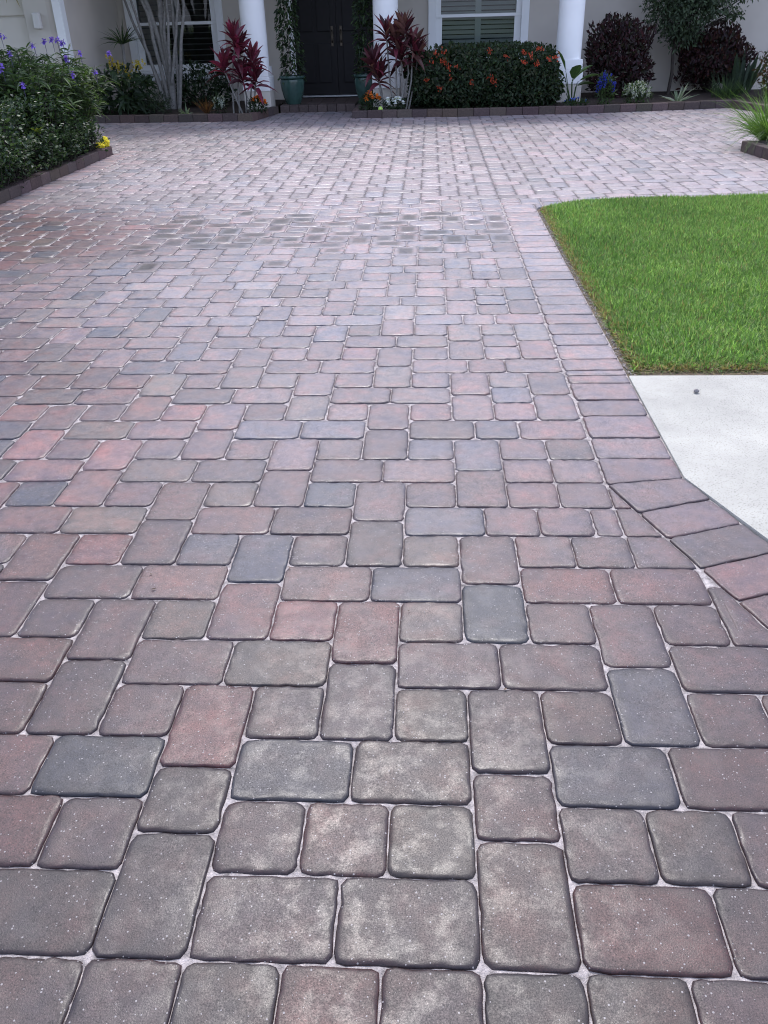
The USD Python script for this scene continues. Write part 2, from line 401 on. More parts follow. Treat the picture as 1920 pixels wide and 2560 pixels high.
for k in range(2, 22):                # the straight courses beside the border
    Y = 8 * k
    if Y == 16:
        rects += [(7, 16, 2, 2), (9, 16, 2, 2), (11, 16, 2, 2), (8, 18, 2, 2), (10, 18, 2, 2), (8, 20, 2, 2), (10, 20, 2, 2), (8, 22, 2, 2), (10, 22, 2, 2)]
        continue
    rects += [(7, Y, 2, 2), (9, Y, 3, 2)]
    rects += [(8, Y + 2, 2, 2), (8, Y + 4, 2, 2), (8, Y + 6, 2, 2), (10, Y + 2, 2, 3), (10, Y + 5, 2, 3)]
seen, cover = {}, []
for r in rects:                       # later entries give way to earlier ones
    cells = [(r[0] + a, r[1] + b) for a in range(r[2]) for b in range(r[3])]
    free = [c for c in cells if c not in seen]
    if len(free) == len(cells):
        for c in cells:
            seen[c] = 1
        cover.append(sbox(r[0], r[1], r[0] + r[2], r[1] + r[3]))
    elif len(free) >= 2:
        g = unary_union([sbox(c[0], c[1], c[0] + 1, c[1] + 1) for c in free])
        if g.geom_type == 'Polygon' and abs(g.area - g.envelope.area) < 0.01:
            for c in free:
                seen[c] = 1
            cover.append(g)

for size in ((3, 2), (2, 3), (2, 2), (2, 1), (1, 2), (1, 1)):
    for x in range(-76, 92):
        for y in range(-6, 184):
            cells = [(x + a, y + b) for a in range(size[0]) for b in range(size[1])]
            if all(c not in seen for c in cells):
                for c in cells:
                    seen[c] = 1
                cover.append(sbox(x, y, x + size[0], y + size[1]))

PAL = {'mauve': (0.072, 0.045, 0.046), 'grey': (0.067, 0.044, 0.045), 'dark': (0.053, 0.036, 0.037), 'red': (0.096, 0.044, 0.043), 'redbrown': (0.082, 0.046, 0.045),
       'tan': (0.074, 0.053, 0.047), 'blue': (0.053, 0.046, 0.055), 'bluedark': (0.037, 0.037, 0.046), 'green': (0.066, 0.048, 0.045)}
NAMES = ['mauve'] * 8 + ['grey'] * 6 + ['dark'] * 2 + ['red'] + ['redbrown'] * 4 + ['tan'] * 2 + ['blue'] * 3 + ['bluedark'] + ['green'] * 1
known = [('red', -9.2, 22.5), ('bluedark', -3.7, 4.9), ('red', -4.8, 3.0), ('redbrown', -5.6, 5.1), ('blue', -2.6, 24.9), ('blue', -8.5, 35.0), ('red', 2.7, 11.0), ('tan', 5.0, 6.7),
         ('redbrown', 12.1, 5.0), ('red', 9.6, 13.1), ('blue', 9.8, 5.4), ('blue', 4.4, 13.1), ('redbrown', 12.3, 13.6), ('green', 4.8, 11.0), ('red', 0.7, 11.1), ('dark', -2.5, 1.7),
         ('tan', 4.5, 5.1), ('dark', -1.2, 1.4), ('red', 3.5, -0.4), ('green', 1.5, -0.6), ('redbrown', -2.6, 17.1), ('blue', 6.9, 22.5), ('redbrown', -10.5, 17.0), ('bluedark', -11.2, 19.0)]
CAMU = np.array([0.3834, -0.7413]) / U


def paver_mesh(mb, poly, rng, near, tone, rad=0.24, gap=0.026, edge=1.0, house_reflect=False):
    """One tumbled paver: an uneven rounded outline, worn shoulders, a slightly dished or domed face."""
    g = poly.buffer(-gap - abs(rng.normal(0, 0.008)))
    r = rad * rng.uniform(0.75, 1.2)
    if abs(poly.area - poly.envelope.area) > 0.02:
        r = min(r, 0.07)                      # a stone cut to fit keeps its sharp corners
    h = g.buffer(-r)
    if h.is_empty or h.geom_type != 'Polygon':
        r = 0.05
        h = g.buffer(-r)
        if h.is_empty:
            return False
        if h.geom_type != 'Polygon':
            h = max(h.geoms, key=lambda q: q.area)
    g = h.buffer(r, quad_segs=4)
    n = 44 if near == 2 else (24 if near == 1 else 14)
    ring = g.exterior
    if near:
        s = np.linspace(0, ring.length, n, endpoint=False)
        p = np.array([ring.interpolate(x).coords[0] for x in s])
    else:
        s = np.linspace(0, ring.length, n, endpoint=False)
        p = np.array([ring.interpolate(x).coords[0] for x in s])
    if Polygon(p).exterior.is_ccw is False:
        p = p[::-1]
    p = p * U
    tg = unit(np.roll(p, -1, 0) - np.roll(p, 1, 0))
    inn = np.stack([-tg[:, 1], tg[:, 0]], 1)
    c = p.mean(0)
    wob = np.abs(np.interp(np.arange(n), np.linspace(0, n, 26), rng.normal(0, 0.0014, 26)))[:, None] - 0.0004
    p = p + inn * wob
    e = edge * rng.uniform(0.8, 1.3)
    if near == 2:
        prof = [(0, -0.03), (0.0, -0.0070), (0.0007 * e, -0.0034), (0.0032 * e, -0.0013), (0.0070 * e, -0.0004), (0.0135 * e, -0.0001), (0.026 * e, 0.0)]
    elif near == 1:
        prof = [(0, -0.02), (0.0, -0.007), (0.0028 * e, -0.0020), (0.008 * e, -0.0004), (0.020 * e, 0.0)]
    else:
        prof = [(0, -0.015), (0.0, -0.0075), (0.0065 * e, -0.0017), (0.018 * e, 0)]
    half = np.maximum((p.max(0) - p.min(0)) / 2, 0.02)
    v = []
    chip = fbm(np.c_[p * 55, np.zeros(n)], 2, int(rng.integers(1000))) - 0.5
    for o, z in prof:
        q = c + (p - c) * np.maximum(1 - o / half, 0.4)
        zz = np.full(n, z) + (chip * 0.0065 if -0.008 < z < -0.0008 else 0)
        v.append(np.c_[q, zz])
    cen = rng.normal(-0.0001, 0.0005)
    q = c + (p - c) * 0.45
    v.append(np.c_[q, np.full(n, cen * 0.8)])
    v.append(np.array([[c[0], c[1], cen]]))
    v = np.vstack(v)
    k = len(prof) + 1
    tilt = rng.normal(0, 0.0042, 2)
    v[:, 2] += (v[:, 0] - c[0]) * tilt[0] + (v[:, 1] - c[1]) * tilt[1] + rng.normal(0, 0.0007)
    f = []
    for i in range(k - 1):
        for j in range(n):
            f += [[i * n + j, i * n + (j + 1) % n, (i + 1) * n + (j + 1) % n], [i * n + j, (i + 1) * n + (j + 1) % n, (i + 1) * n + j]]
    for j in range(n):
        f.append([(k - 1) * n + j, (k - 1) * n + (j + 1) % n, k * n])
    m_ = len(prof)
    dirt_shade = np.ones(len(v))  # rim dirt, plus the weaker sky reflection of worn edges painted in
    dirt_shade[:2 * n] = 0.55
    for i, q_ in ((2, 0.52), (3, 0.58), (4, 0.66), (5, 0.80), (6, 0.98)) if near == 2 else ((2, 0.6), (3, 0.76), (4, 0.96)) if near == 1 else ((2, 0.72), (3, 0.97)):
        if i < m_:
            dirt_shade[i * n:(i + 1) * n] = q_ * (1 + 0.5 * chip)
    if house_reflect:  # dark house mirrored in flat faces, painted onto the paver centre
        dirt_shade[(m_ - 1) * n:m_ * n] *= 0.8
        dirt_shade[m_ * n:] = rng.uniform(0.15, 0.4)
    mb.add(v, f, np.asarray(tone)[None] * dirt_shade[:, None], rng.uniform(-30, 30, 3))
    return True


def in_view(x, y):
    """Roughly whether the photograph shows this spot of the paving."""
    d = y - CAMU[1]
    if d < 7.0:
        return False
    return abs(x - CAMU[0] + 0.062 * d) < 0.60 * d + 3


def lay(parent, polys, seed, limit=300, rad=0.225, edge=1.0, gap=0.002, rest='distant_pavers', pick=None, look='paver'):
    rng = np.random.default_rng(seed)
    info = []
    for g in polys:
        for q in getattr(g, 'geoms', [g]):
            if q.geom_type == 'Polygon' and q.area > 0.5 and not q.buffer(-0.22).is_empty:
                c = q.centroid
                info.append((not in_view(c.x, c.y), math.hypot(c.x - CAMU[0], c.y - CAMU[1]), q, c))
    info.sort(key=lambda t: (t[0], t[1]))
    rest_mb, n = MB(), 0
    for hidden, d, q, c in info:
        name = NAMES[rng.integers(len(NAMES))] if pick is None else pick[rng.integers(len(pick))]
        for kn, kx, ky in known:
            if q.contains(c) and q.buffer(0.0).contains(__import__('shapely').Point(kx, ky)):
                name = kn
        tone = np.array(PAL[name]) * rng.uniform(0.85, 1.18)
        tone = tone * (0.97 + 0.06 * rng.random(3))
        dry_or_sheen = np.interp(c.y, [0, 8, 24, 60, 100], [0.52, 0.74, 2.1, 3.7, 4.2])     # drier towards the house, with grazing sky sheen also painted into the tone
        tree_reflect = np.interp(c.x + 5 * math.sin(c.y * 0.17), [-34, -11], [0.26, 1.0])
        dry_or_sheen = dry_or_sheen * (1 + (tree_reflect - 1) * np.interp(c.y, [14, 30, 72, 92], [0.25, 1, 1, 0]))      # dark tree reflection painted into the tone along the left bed
        tone = tone * dry_or_sheen
        tone = tone + (tone.mean() * np.array([1.02, 0.98, 1.01]) - tone) * np.interp(dry_or_sheen, [0.7, 3], [0.0, 0.75])
        house_reflect = 46 < c.y < 80 and -20 < c.x < 12 and rng.random() < 0.85 * math.exp(-((c.y - 66) / 7.5) ** 2)  # pavers that get the painted house reflection
        near = 0 if hidden else (2 if d < 34 else (1 if d < 75 else 0))
        if not hidden and n < limit:
            mb = MB()
            if paver_mesh(mb, q, rng, near, tone, rad, gap, edge, house_reflect):
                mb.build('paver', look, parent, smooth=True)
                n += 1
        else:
            paver_mesh(rest_mb, q, rng, near, tone, rad, gap, edge, house_reflect)
    rest_mb.build(rest, look, parent, smooth=True, kind='stuff')


SPLIT = 80
near_cells, far_cells = [], []
fb = field.buffer(0)
for g in cover:
    if not g.intersects(fb):
        continue
    q = g if fb.contains(g) else g.intersection(fb)
    (near_cells if g.centroid.y < SPLIT else far_cells).append(q)
driveway = thing('driveway', 'long driveway of tumbled mauve and grey concrete pavers running up to the house', 'driveway', kind='structure')
forecourt = thing('forecourt', 'wide paved forecourt in front of the planted beds and the entrance', 'forecourt', kind='structure')
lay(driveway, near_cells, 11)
lay(forecourt, far_cells, 12, look='paver_muted')
sand = MB()
low, high = field.intersection(sbox(-200, -200, 200, SPLIT)), field.intersection(sbox(-200, SPLIT, 200, 400))
for area, par in ((low, driveway), (high, forecourt)):
    m = MB()
    m.prism(affinity.scale(area, U, U, origin=(0, 0)), -0.03, -0.0056)
    m.build('joint_sand', 'joint_sand' if par is driveway else 'joint_dirt', par, kind='stuff')

# borders: one soldier course along lawn and concrete, one along the left bed
rngb = np.random.default_rng(21)
border_polys = []
pts = np.array(outer)
miters = []
dirs = unit(np.diff(pts, axis=0))
for i in range(len(pts)):
    a = dirs[max(i - 1, 0)]
    b = dirs[min(i, len(dirs) - 1)]
    miters.append(unit(a + b))
for i in range(len(pts) - 1):
    p0, p1, d = pts[i], pts[i + 1], dirs[i]
    L = np.linalg.norm(p1 - p0)
    nrm = np.array([-d[1], d[0]])
    m0, m1 = miters[i], miters[i + 1]
    e0 = p0 + np.array([-m0[1], m0[0]]) * WID / max(np.dot(nrm, np.array([-m0[1], m0[0]])), 0.5)
    e1 = p1 + np.array([-m1[1], m1[0]]) * WID / max(np.dot(nrm, np.array([-m1[1], m1[0]])), 0.5)
    cell = Polygon([p0, p1, e1, e0])
    k = max(1, round(L / 1.98))
    cuts = np.linspace(0, L, k + 1) + np.r_[0, rngb.normal(0, 0.13, k - 1) if k > 1 else [], 0]
    if k > 8:
        cuts = np.sort(np.delete(np.r_[cuts, cuts[5] + 1.1], []))
    cuts[0], cuts[-1] = -8, L + 8
    for s0, s1 in zip(cuts[:-1], cuts[1:]):
        q = Polygon([p0 + d * s0, p0 + d * s1, p0 + d * s1 + nrm * 6, p0 + d * s0 + nrm * 6]).intersection(cell)
        if not q.is_empty and q.area > 0.3:
            border_polys.append(q.intersection(paving))
border = thing('paver_border', 'soldier course of pavers edging the lawn and the pale concrete', 'paver border', kind='structure')
lay(border, border_polys, 22, 300, rad=0.10, edge=0.8, gap=0.006, rest='distant_pavers', pick=['mauve', 'mauve', 'grey', 'redbrown', 'redbrown', 'redbrown', 'dark', 'mauve'])
m = MB()
m.prism(affinity.scale(border_right.buffer(0.02), U, U, origin=(0, 0)), -0.034, -0.0068)
m.build('joint_sand', 'joint_sand', border, kind='stuff')
left_polys = []
y = -6.0
while y < 118.6:
    s = 2.0 + rngb.normal(0, 0.03)
    left_polys.append(sbox(-41.1, y, -37.75, min(y + s, 118.9)))
    y += s
border2 = thing('paver_border', 'soldier course of reddish pavers along the foot of the left bed edging', 'paver border', kind='structure')
lay(border2, left_polys, 23, 300, rad=0.12, edge=0.8, gap=0.006, pick=['redbrown', 'red', 'mauve', 'dark', 'redbrown'])
m = MB()
m.prism(affinity.scale(left_strip, U, U, origin=(0, 0)), -0.034, -0.0068)
m.build('joint_sand', 'joint_sand', border2, kind='stuff')

# the ground beyond, concrete slab, lawn
g = MB()
g.add([(-300, -300, -0.1), (300, -300, -0.1), (300, 300, -0.1), (-300, 300, -0.1)], [[0, 1, 2, 3]])
g.build('ground', 'far_ground', label='open ground around the plot reaching the horizon', cat='ground', kind='structure')

conc = Polygon([(15.24, 31.4), (15.23, 20.42), (17.24, 15.1), (24.75, -6), (90, -6), (90, 31.4)])
m = MB()
m.prism(affinity.scale(conc.buffer(-0.1).buffer(0.1, quad_segs=3), U, U, origin=(0, 0)), -0.09, 0.001)
m.build('concrete_walk', 'concrete', label='pale bare concrete slab beside the lawn', cat='concrete slab', kind='structure', smooth=30)

lawn = Polygon([(15.25, 31.45), (90, 31.45), (90, 83)] + [(x, y - 0.1) for x, y in lawn_far[::-1]] + [(15.25, 74.8)])
m = MB()
m.prism(affinity.scale(lawn, U, U, origin=(0, 0)), -0.09, -0.012)
m.build('lawn_soil', 'lawn_soil', label='sandy soil showing in the gap along the lawn edge', cat='soil', kind='structure')


def grass_blades(rng, n, region, zone):
    x0, y0, x1, y1 = region.bounds
    import shapely
    p = np.c_[rng.uniform(x0, x1, n), rng.uniform(y0, y1, n)]
    p = p[shapely.contains_xy(region, p[:, 0], p[:, 1])]
    return p


rngl = np.random.default_rng(31)
turf = Polygon([(15.7, 32.3), (90, 32.3), (90, 82.5)] + [(x + 0.15, y - 0.4) for x, y in lawn_far[::-1]] + [(15.65, 74.2)])
view = Polygon([(12, 28), (23.8, 28), (47, 94), (12, 94)])
p = np.vstack([grass_blades(rngl, 560000, turf.intersection(view), 0), grass_blades(rngl, 60000, turf.difference(view), 1)])
n = len(p)
ed = np.minimum.reduce([p[:, 0] - 15.65, p[:, 1] - 32.3, np.full(n, 6.0)])
ed += 0.5 * (fbm(np.c_[p * 0.9, np.zeros(n)], 3, 5) - 0.5)
edge = np.clip(ed / 1.1, 0, 1)
hgt = (0.022 + 0.026 * rngl.random(n)) * (0.6 + 0.4 * edge) * (0.8 + 0.4 * fbm(np.c_[p * 0.45, np.zeros(n)], 3, 4))
az = rngl.uniform(0, 2 * np.pi, n)
lean = np.abs(rngl.normal(0.95, 0.6, n))
D = np.c_[np.cos(az) * lean, np.sin(az) * lean, np.ones(n)]
green = tones(rngl, n, [(0.078, 0.160, 0.038), (0.052, 0.118, 0.029), (0.105, 0.198, 0.050), (0.180, 0.265, 0.100)], 0.34)
patch = (0.72 + 0.56 * fbm(np.c_[p * 0.16, np.zeros(n)], 4, 15))[:, None]
green = green * patch * (1 + 0.25 * (patch - 1) * np.array([1.0, 0.0, 0.0]))
straw = tones(rngl, n, [(0.20, 0.155, 0.075), (0.13, 0.095, 0.05), (0.24, 0.20, 0.11)], 0.2)
dry_or_sheen = (rngl.random(n) < 0.05 + 0.75 * (1 - edge) ** 1.5)[:, None]
mb = MB()
wd = rngl.uniform(0.0030, 0.0062, n)[:, None]
D = unit(D)
sd = unit(np.cross(D, np.c_[rngl.normal(0, 0.5, (n, 2)), np.ones(n)]))
b0 = np.c_[p * U, np.full(n, -0.014)]
Lh = (hgt * 1.3)[:, None]
m1 = b0 + D * Lh * 0.55
tip = b0 + D * Lh + np.c_[D[:, :2] * 0.25, -0.35 * lean / (1 + lean)] * Lh
V = np.stack([b0 - sd * wd / 2, b0 + sd * wd / 2, m1 - sd * wd * 0.45, m1 + sd * wd * 0.45, tip], 1).reshape(-1, 3)
F = (np.array([[0, 1, 3], [0, 3, 2], [2, 3, 4]])[None] + (np.arange(n) * 5)[:, None, None]).reshape(-1, 3)
mb.add(V, F, np.repeat(np.where(dry_or_sheen, straw, green), 5, axis=0))
# runners creeping out of the cut edge
k = 2600
q = np.r_[np.c_[rngl.normal(15.75, 0.22, k // 2), rngl.uniform(32, 73, k // 2)], np.c_[rngl.uniform(15.6, 34, k // 2), rngl.normal(32.35, 0.22, k // 2)]]
az = rngl.uniform(0, 2 * np.pi, len(q))
leaves(mb, np.c_[q * U, np.full(len(q), -0.008)], np.c_[np.cos(az), np.sin(az), rngl.uniform(0.05, 0.6, len(q))], rngl.uniform(0.02, 0.055, len(q)), 0.003, tones(rngl, len(q), [(0.2, 0.16, 0.08), (0.12, 0.09, 0.05), (0.08, 0.13, 0.03)]), 'blade', 0.4, 0.1)
mb.build('lawn_grass', 'grass', label='short bright green lawn grass with a cut brown edge', cat='grass', kind='stuff')
# pale grit in the gap between border and lawn
mb = MB()
ico = trimesh.creation.icosphere(subdivisions=0)
for _ in range(900):
    s = rngl.uniform(0.001, 0.0045)
    x, yy = rngl.normal(15.42, 0.10), rngl.uniform(31.6, 73.5)
    mb.add(ico.vertices * s * rngl.uniform(0.6, 1.3, 3) + [x * U, yy * U, -0.008 + s * 0.3], ico.faces, np.array((0.27, 0.24, 0.21)) * rngl.uniform(0.5, 1.3))
mb.build('edge_grit', 'gravel', label='pale grit and crumbs lying in the gap along the lawn', cat='grit', kind='stuff')

# ------------------------------------------------------------------ beds and brick edging
BED_Z = 0.066
lb = Polygon([(-42.5, -6), (-42.5, 117.4), (-75, 117.4), (-75, -6)])
fl = Polygon([(-66, 164.2), (-60, 163.6), (-29.2, 161.0), (-26.7, 174.7), (-26.7, 195), (-66, 195)])
fr = Polygon([(-8.6, 174.7), (-8.2, 162.2), (10, 161.7), (34, 162.1), (60.8, 166.9), (64.2, 158.4), (67, 147.3), (120, 130), (120, 195), (-8.6, 195)])
rb = Polygon([(47.0, 108.6), (80, 108.6), (80, 97), (48.5, 97)])
for poly, lab in ((lb, 'dark soil of the bed under the purple flowered shrub'), (fl, 'dark soil of the bed left of the entrance step'), (fr, 'dark soil of the long bed right of the entrance step'), (rb, 'dark soil of the small bed under the fountain grass')):
    v, f = trimesh.creation.triangulate_polygon(affinity.scale(poly, U, U, origin=(0, 0)), engine='earcut')
    tm = trimesh.Trimesh(np.c_[v, np.zeros(len(v))], f)
    for _ in range(5):
        tm = tm.subdivide()
    vv = np.array(tm.vertices)
    vv[:, 2] = BED_Z + 0.035 * (fbm(vv * 2.2, 4, 3) - 0.5)
    fc = np.array(tm.faces)
    if np.cross(vv[fc[0, 1]] - vv[fc[0, 0]], vv[fc[0, 2]] - vv[fc[0, 0]])[2] < 0:
        fc = fc[:, ::-1]
    MB().add(vv, fc).build('planting_bed', 'soil', label=lab, cat='planting bed', kind='structure', smooth=True)


def edging(label, path, step, seed, h=0.088, thick=1.25, tone=(0.066, 0.047, 0.044)):
    """A row of brick blocks whose outer foot follows the path, the bed on the left hand."""
    rng = np.random.default_rng(seed)
    t = thing('brick_edging', label, 'edging')
    path = np.array(path, float)
    for i in range(len(path) - 1):
        a, b = path[i], path[i + 1]
        L = np.linalg.norm(b - a)
        d = (b - a) / L
        nr = np.array([-d[1], d[0]])
        k = max(1, round(L / step))
        for j in range(k):
            s0, s1 = L * j / k + 0.03, L * (j + 1) / k - 0.03
            c = (a + d * (s0 + s1) / 2 + nr * thick / 2) * U
            hl, ht, hh = (s1 - s0) / 2 * U, thick / 2 * U, h + rng.normal(0, 0.002)
            mb = MB()
            mb.box((-hl, -ht, -0.05), (hl, ht, hh), np.array(tone) * rng.uniform(0.75, 1.3) * (1 + rng.normal(0, 0.05, 3)), ch=0.006)
            ang = math.atan2(d[1], d[0]) + rng.normal(0, 0.012)
            v = mb.v[0]
            ca, sa = math.cos(ang), math.sin(ang)
            mb.v[0] = np.c_[c[0] + v[:, 0] * ca - v[:, 1] * sa, c[1] + v[:, 0] * sa + v[:, 1] * ca, v[:, 2]]
            mb.build('brick', 'edging', t)
    return t


edging('brown brick edging of the left bed under the shrubs', [(-41.2, 30), (-41.2, 118.7)], 2.9, 41, 0.085)
edging('brown brick edging turning away at the end of the left bed', [(-42.5, 118.7), (-66, 118.7)], 2.9, 42, 0.085)
edging('dark brick edging of the bed left of the entrance step', [(-28.2, 159.6), (-60, 162.2), (-64, 162.5)][::-1] and [(-64, 162.5), (-60, 162.2), (-28.2, 159.6), (-25.5, 173.6)], 3.0, 43, 0.1)
edging('dark brick edging of the long bed right of the entrance step', [(-9.7, 173.6), (-9.6, 160.8), (10, 160.3), (34, 160.8), (61.4, 165.6), (63.0, 158), (66, 146)], 3.0, 44, 0.1)
edging('short brown brick edging under the fountain grass', [(47.2, 97), (45.6, 110)][::1] and [(45.6, 110), (47.2, 96)], 2.1, 45, 0.1)
edging('brown brick edging behind the fountain grass', [(75, 110), (46.9, 110)], 2.1, 46, 0.1)

# ------------------------------------------------------------------ the house
W = 15.30
house = thing('house', 'single storey stucco house with white columns, dark door and shuttered windows', 'house', (0, 0, 0))


def part(name, material, boxes, parent=house, ch=0.0, label=None, smooth=False):
    m = MB()
    for lo, hi in boxes:
        m.box(lo, hi, ch=ch)
    return m.build(name, material, parent, label=label, smooth=smooth)


TOP = 2.72
WIN = [(0.353, 2.017), (-4.757, -3.093)]
SILL, WTOP = 0.56, 1.93
DX0, DX1, DZ0, DZ1 = -1.91, -0.48, 0.13, 2.45
xs = [(-4.88, -4.757), (-3.093, -1.995), (-0.395, 0.353), (2.017, 12.0)]
boxes = [((a, W, 0), (b, W + 0.2, TOP)) for a, b in xs]
for a, b in WIN:
    boxes += [((a, W, 0), (b, W + 0.2, SILL)), ((a, W, WTOP), (b, W + 0.2, TOP))]
boxes += [((-1.995, W, DZ1 + 0.08), (-0.395, W + 0.2, TOP))]
part('wall', 'stucco', boxes)
part('back_wall', 'stucco', [((-11, 20.6, 0), (12, 20.8, TOP)), ((11.8, W + 0.2, 0), (12, 20.6, TOP)), ((-11, 12.8, 0), (-10.8, 20.6, TOP))])
part('interior', 'dark_room', [((-4.6, W + 1.6, 0.0), (11.7, W + 1.65, TOP - 0.02)), ((-4.6, W + 0.2, 0.02), (11.7, W + 1.6, 0.06))])
part('side_wall', 'stucco', [((-5.08, 12.8, 0), (-4.88, W + 0.2, TOP))])
# garage wing in front of the facade on the left
GX0, GX1 = -10.6, -5.42
part('garage_wall', 'garage_wall', [((GX1, 12.8, 0), (-5.08, 13.0, TOP)), ((-10.8, 12.8, 2.35), (GX1, 13.0, TOP)), ((-10.8, 12.8, 0), (GX0, 13.0, 2.35))])
part('corner_trim', 'white_paint', [((-4.98, 12.77, 0), (-4.86, 12.93, TOP))])
gd = part('garage_door', 'garage_cream', [((GX0, 12.93, 0.02), (GX1, 12.96, 2.34))])
for k in range(5):
    z0 = 0.03 + k * 0.46
    for a in np.arange(GX0, GX1 - 0.3, 1.29):
        part('panel', 'garage_cream', [((a + 0.02, 12.905, z0), (a + 1.27, 12.927, z0 + 0.44))], gd, ch=0.008)
part('wall_lamp', 'soffit', [((-5.28, 12.70, 1.24), (-5.18, 12.798, 1.44))], ch=0.015)


def window(x0, x1, tilt, shade):
    fr = MB()
    t = 0.125
    for lo, hi in (((x0, W - 0.035, SILL), (x0 + t, W + 0.03, WTOP)), ((x1 - t, W - 0.035, SILL), (x1, W + 0.03, WTOP)), ((x0 + t, W - 0.033, WTOP - t), (x1 - t, W + 0.03, WTOP))):
        fr.box(lo, hi, ch=0.004)
    w = fr.build('window', 'white_paint', house)
    part('sill', 'white_paint', [((x0 - 0.03, W - 0.075, SILL - 0.05), (x1 + 0.03, W + 0.03, SILL - 0.001)), ((x0, W - 0.045, SILL - 0.15), (x1, W - 0.002, SILL - 0.051))], w, ch=0.004)
    rz = 1.255
    a, b = x0 + t + 0.001, x1 - t - 0.001
    s = 0.085
    part('upper_sash', 'white_paint', [((a, W + 0.005, rz - 0.02), (b, W + 0.045, rz + 0.025)), ((a, W + 0.005, rz + 0.026), (a + s, W + 0.045, WTOP - t)), ((b - s, W + 0.005, rz + 0.026), (b, W + 0.045, WTOP - t))], w)
    part('lower_sash', 'white_paint', [((a, W + 0.03, SILL + 0.001), (a + s + 0.02, W + 0.07, rz - 0.021)), ((b - s - 0.02, W + 0.03, SILL + 0.001), (b, W + 0.07, rz - 0.021)), ((a + s + 0.02, W + 0.03, SILL + 0.001), (b - s - 0.02, W + 0.07, SILL + 0.09))], w)
    part('pane', 'pane', [((a + s, W + 0.022, rz + 0.025), (b - s, W + 0.026, WTOP - t))], w)
    part('pane', 'pane', [((a + s + 0.02, W + 0.048, SILL + 0.09), (b - s - 0.02, W + 0.052, rz - 0.02))], w)
    mid = (a + b) / 2
    part('shutter_frame', 'shutter' if shade else 'dark_shutter', [((a, W + 0.10, SILL), (a + 0.09, W + 0.13, WTOP)), ((b - 0.09, W + 0.10, SILL), (b, W + 0.13, WTOP)), ((mid - 0.05, W + 0.10, SILL), (mid + 0.05, W + 0.13, WTOP))], w)
    for c0, c1 in ((a + 0.092, mid - 0.052), (mid + 0.052, b - 0.092)):
        z = SILL + 0.05
        while z < WTOP - 0.05:
            m = MB()
            m.box((c0, -0.031, -0.005), (c1, 0.031, 0.005))
            v = m.v[0]
            ca, sa = math.cos(tilt), math.sin(tilt)
            m.v[0] = np.c_[v[:, 0], W + 0.125 + v[:, 1] * ca - v[:, 2] * sa, z + v[:, 1] * sa + v[:, 2] * ca]
            m.build('slat', 'shutter' if shade else 'dark_shutter', w)
            z += 0.068 if shade else 0.084
    return w


window(*WIN[0], 0.85, True)
window(*WIN[1], 0.06, False)
# door: two dark leaves
part('door_frame', 'white_paint', [((DX0 - 0.084, W - 0.03, DZ0 - 0.02), (DX0 - 0.001, W + 0.1, DZ1 + 0.08)), ((DX1 + 0.001, W - 0.03, DZ0 - 0.02), (DX1 + 0.084, W + 0.1, DZ1 + 0.08)), ((DX0 - 0.001, W - 0.028, DZ1 + 0.001), (DX1 + 0.001, W + 0.1, DZ1 + 0.08))], ch=0.004)
part('threshold', 'metal_grey', [((DX0 - 0.08, W - 0.12, 0.100), (DX1 + 0.08, W - 0.031, 0.128))], ch=0.006)
mx = (DX0 + DX1) / 2
for a, b, hx in ((DX0, mx - 0.003, mx - 0.075), (mx + 0.003, DX1, mx + 0.075)):
    dr = part('door', 'door_wood', [((a, W + 0.02, DZ0), (b, W + 0.06, DZ1))])
    for z0, z1 in ((DZ0 + 0.18, DZ0 + 0.78), (DZ0 + 0.95, DZ1 - 0.18)):
        for c0, c1 in ((a + 0.10, (a + b) / 2 - 0.03), ((a + b) / 2 + 0.03, b - 0.10)):
            part('panel', 'door_wood', [((c0, W + 0.002, z0), (c1, W + 0.019, z1))], dr, ch=0.012)
    m = MB()
    m.box((hx - 0.022, W + 0.005, 0.86), (hx + 0.022, W + 0.019, 1.16), ch=0.004)
    m.tube([(hx, W + 0.005, 0.92), (hx, W - 0.045, 0.94), (hx, W - 0.055, 1.0), (hx, W - 0.045, 1.08), (hx, W + 0.005, 1.1)], 0.011, n=8)
    m.build('handle', 'dull_brass', dr, smooth=40)
# columns
CY = 13.8
for cx in (-2.315, -0.29, 2.495):
    m = MB()
    th = np.linspace(0.65, 2.48, 14)
    rr = 0.192 - 0.020 * np.clip((th - 0.9) / 2.1, 0, 1) ** 1.6
    m.lathe([(0, 0.65)] + list(zip(rr, th)) + [(0, 2.48)], 40, (cx, CY))
    col = m.build('column', 'white_paint', house, smooth=40)
    part('plinth', 'white_paint', [((cx - 0.214, CY - 0.214, 0.32), (cx + 0.214, CY + 0.214, 0.515)), ((cx - 0.200, CY - 0.200, 0.516), (cx + 0.200, CY + 0.200, 0.649))], col, ch=0.006)
    part('pedestal', 'garage_wall', [((cx - 0.208, CY - 0.208, 0.0), (cx + 0.208, CY + 0.208, 0.319))], col, ch=0.004)
    part('capital', 'white_paint', [((cx - 0.21, CY - 0.21, 2.481), (cx + 0.21, CY + 0.21, 2.58))], col, ch=0.006)
part('beam', 'white_paint', [((-2.6, CY - 0.18, 2.585), (2.8, CY + 0.18, 2.84))], ch=0.005)
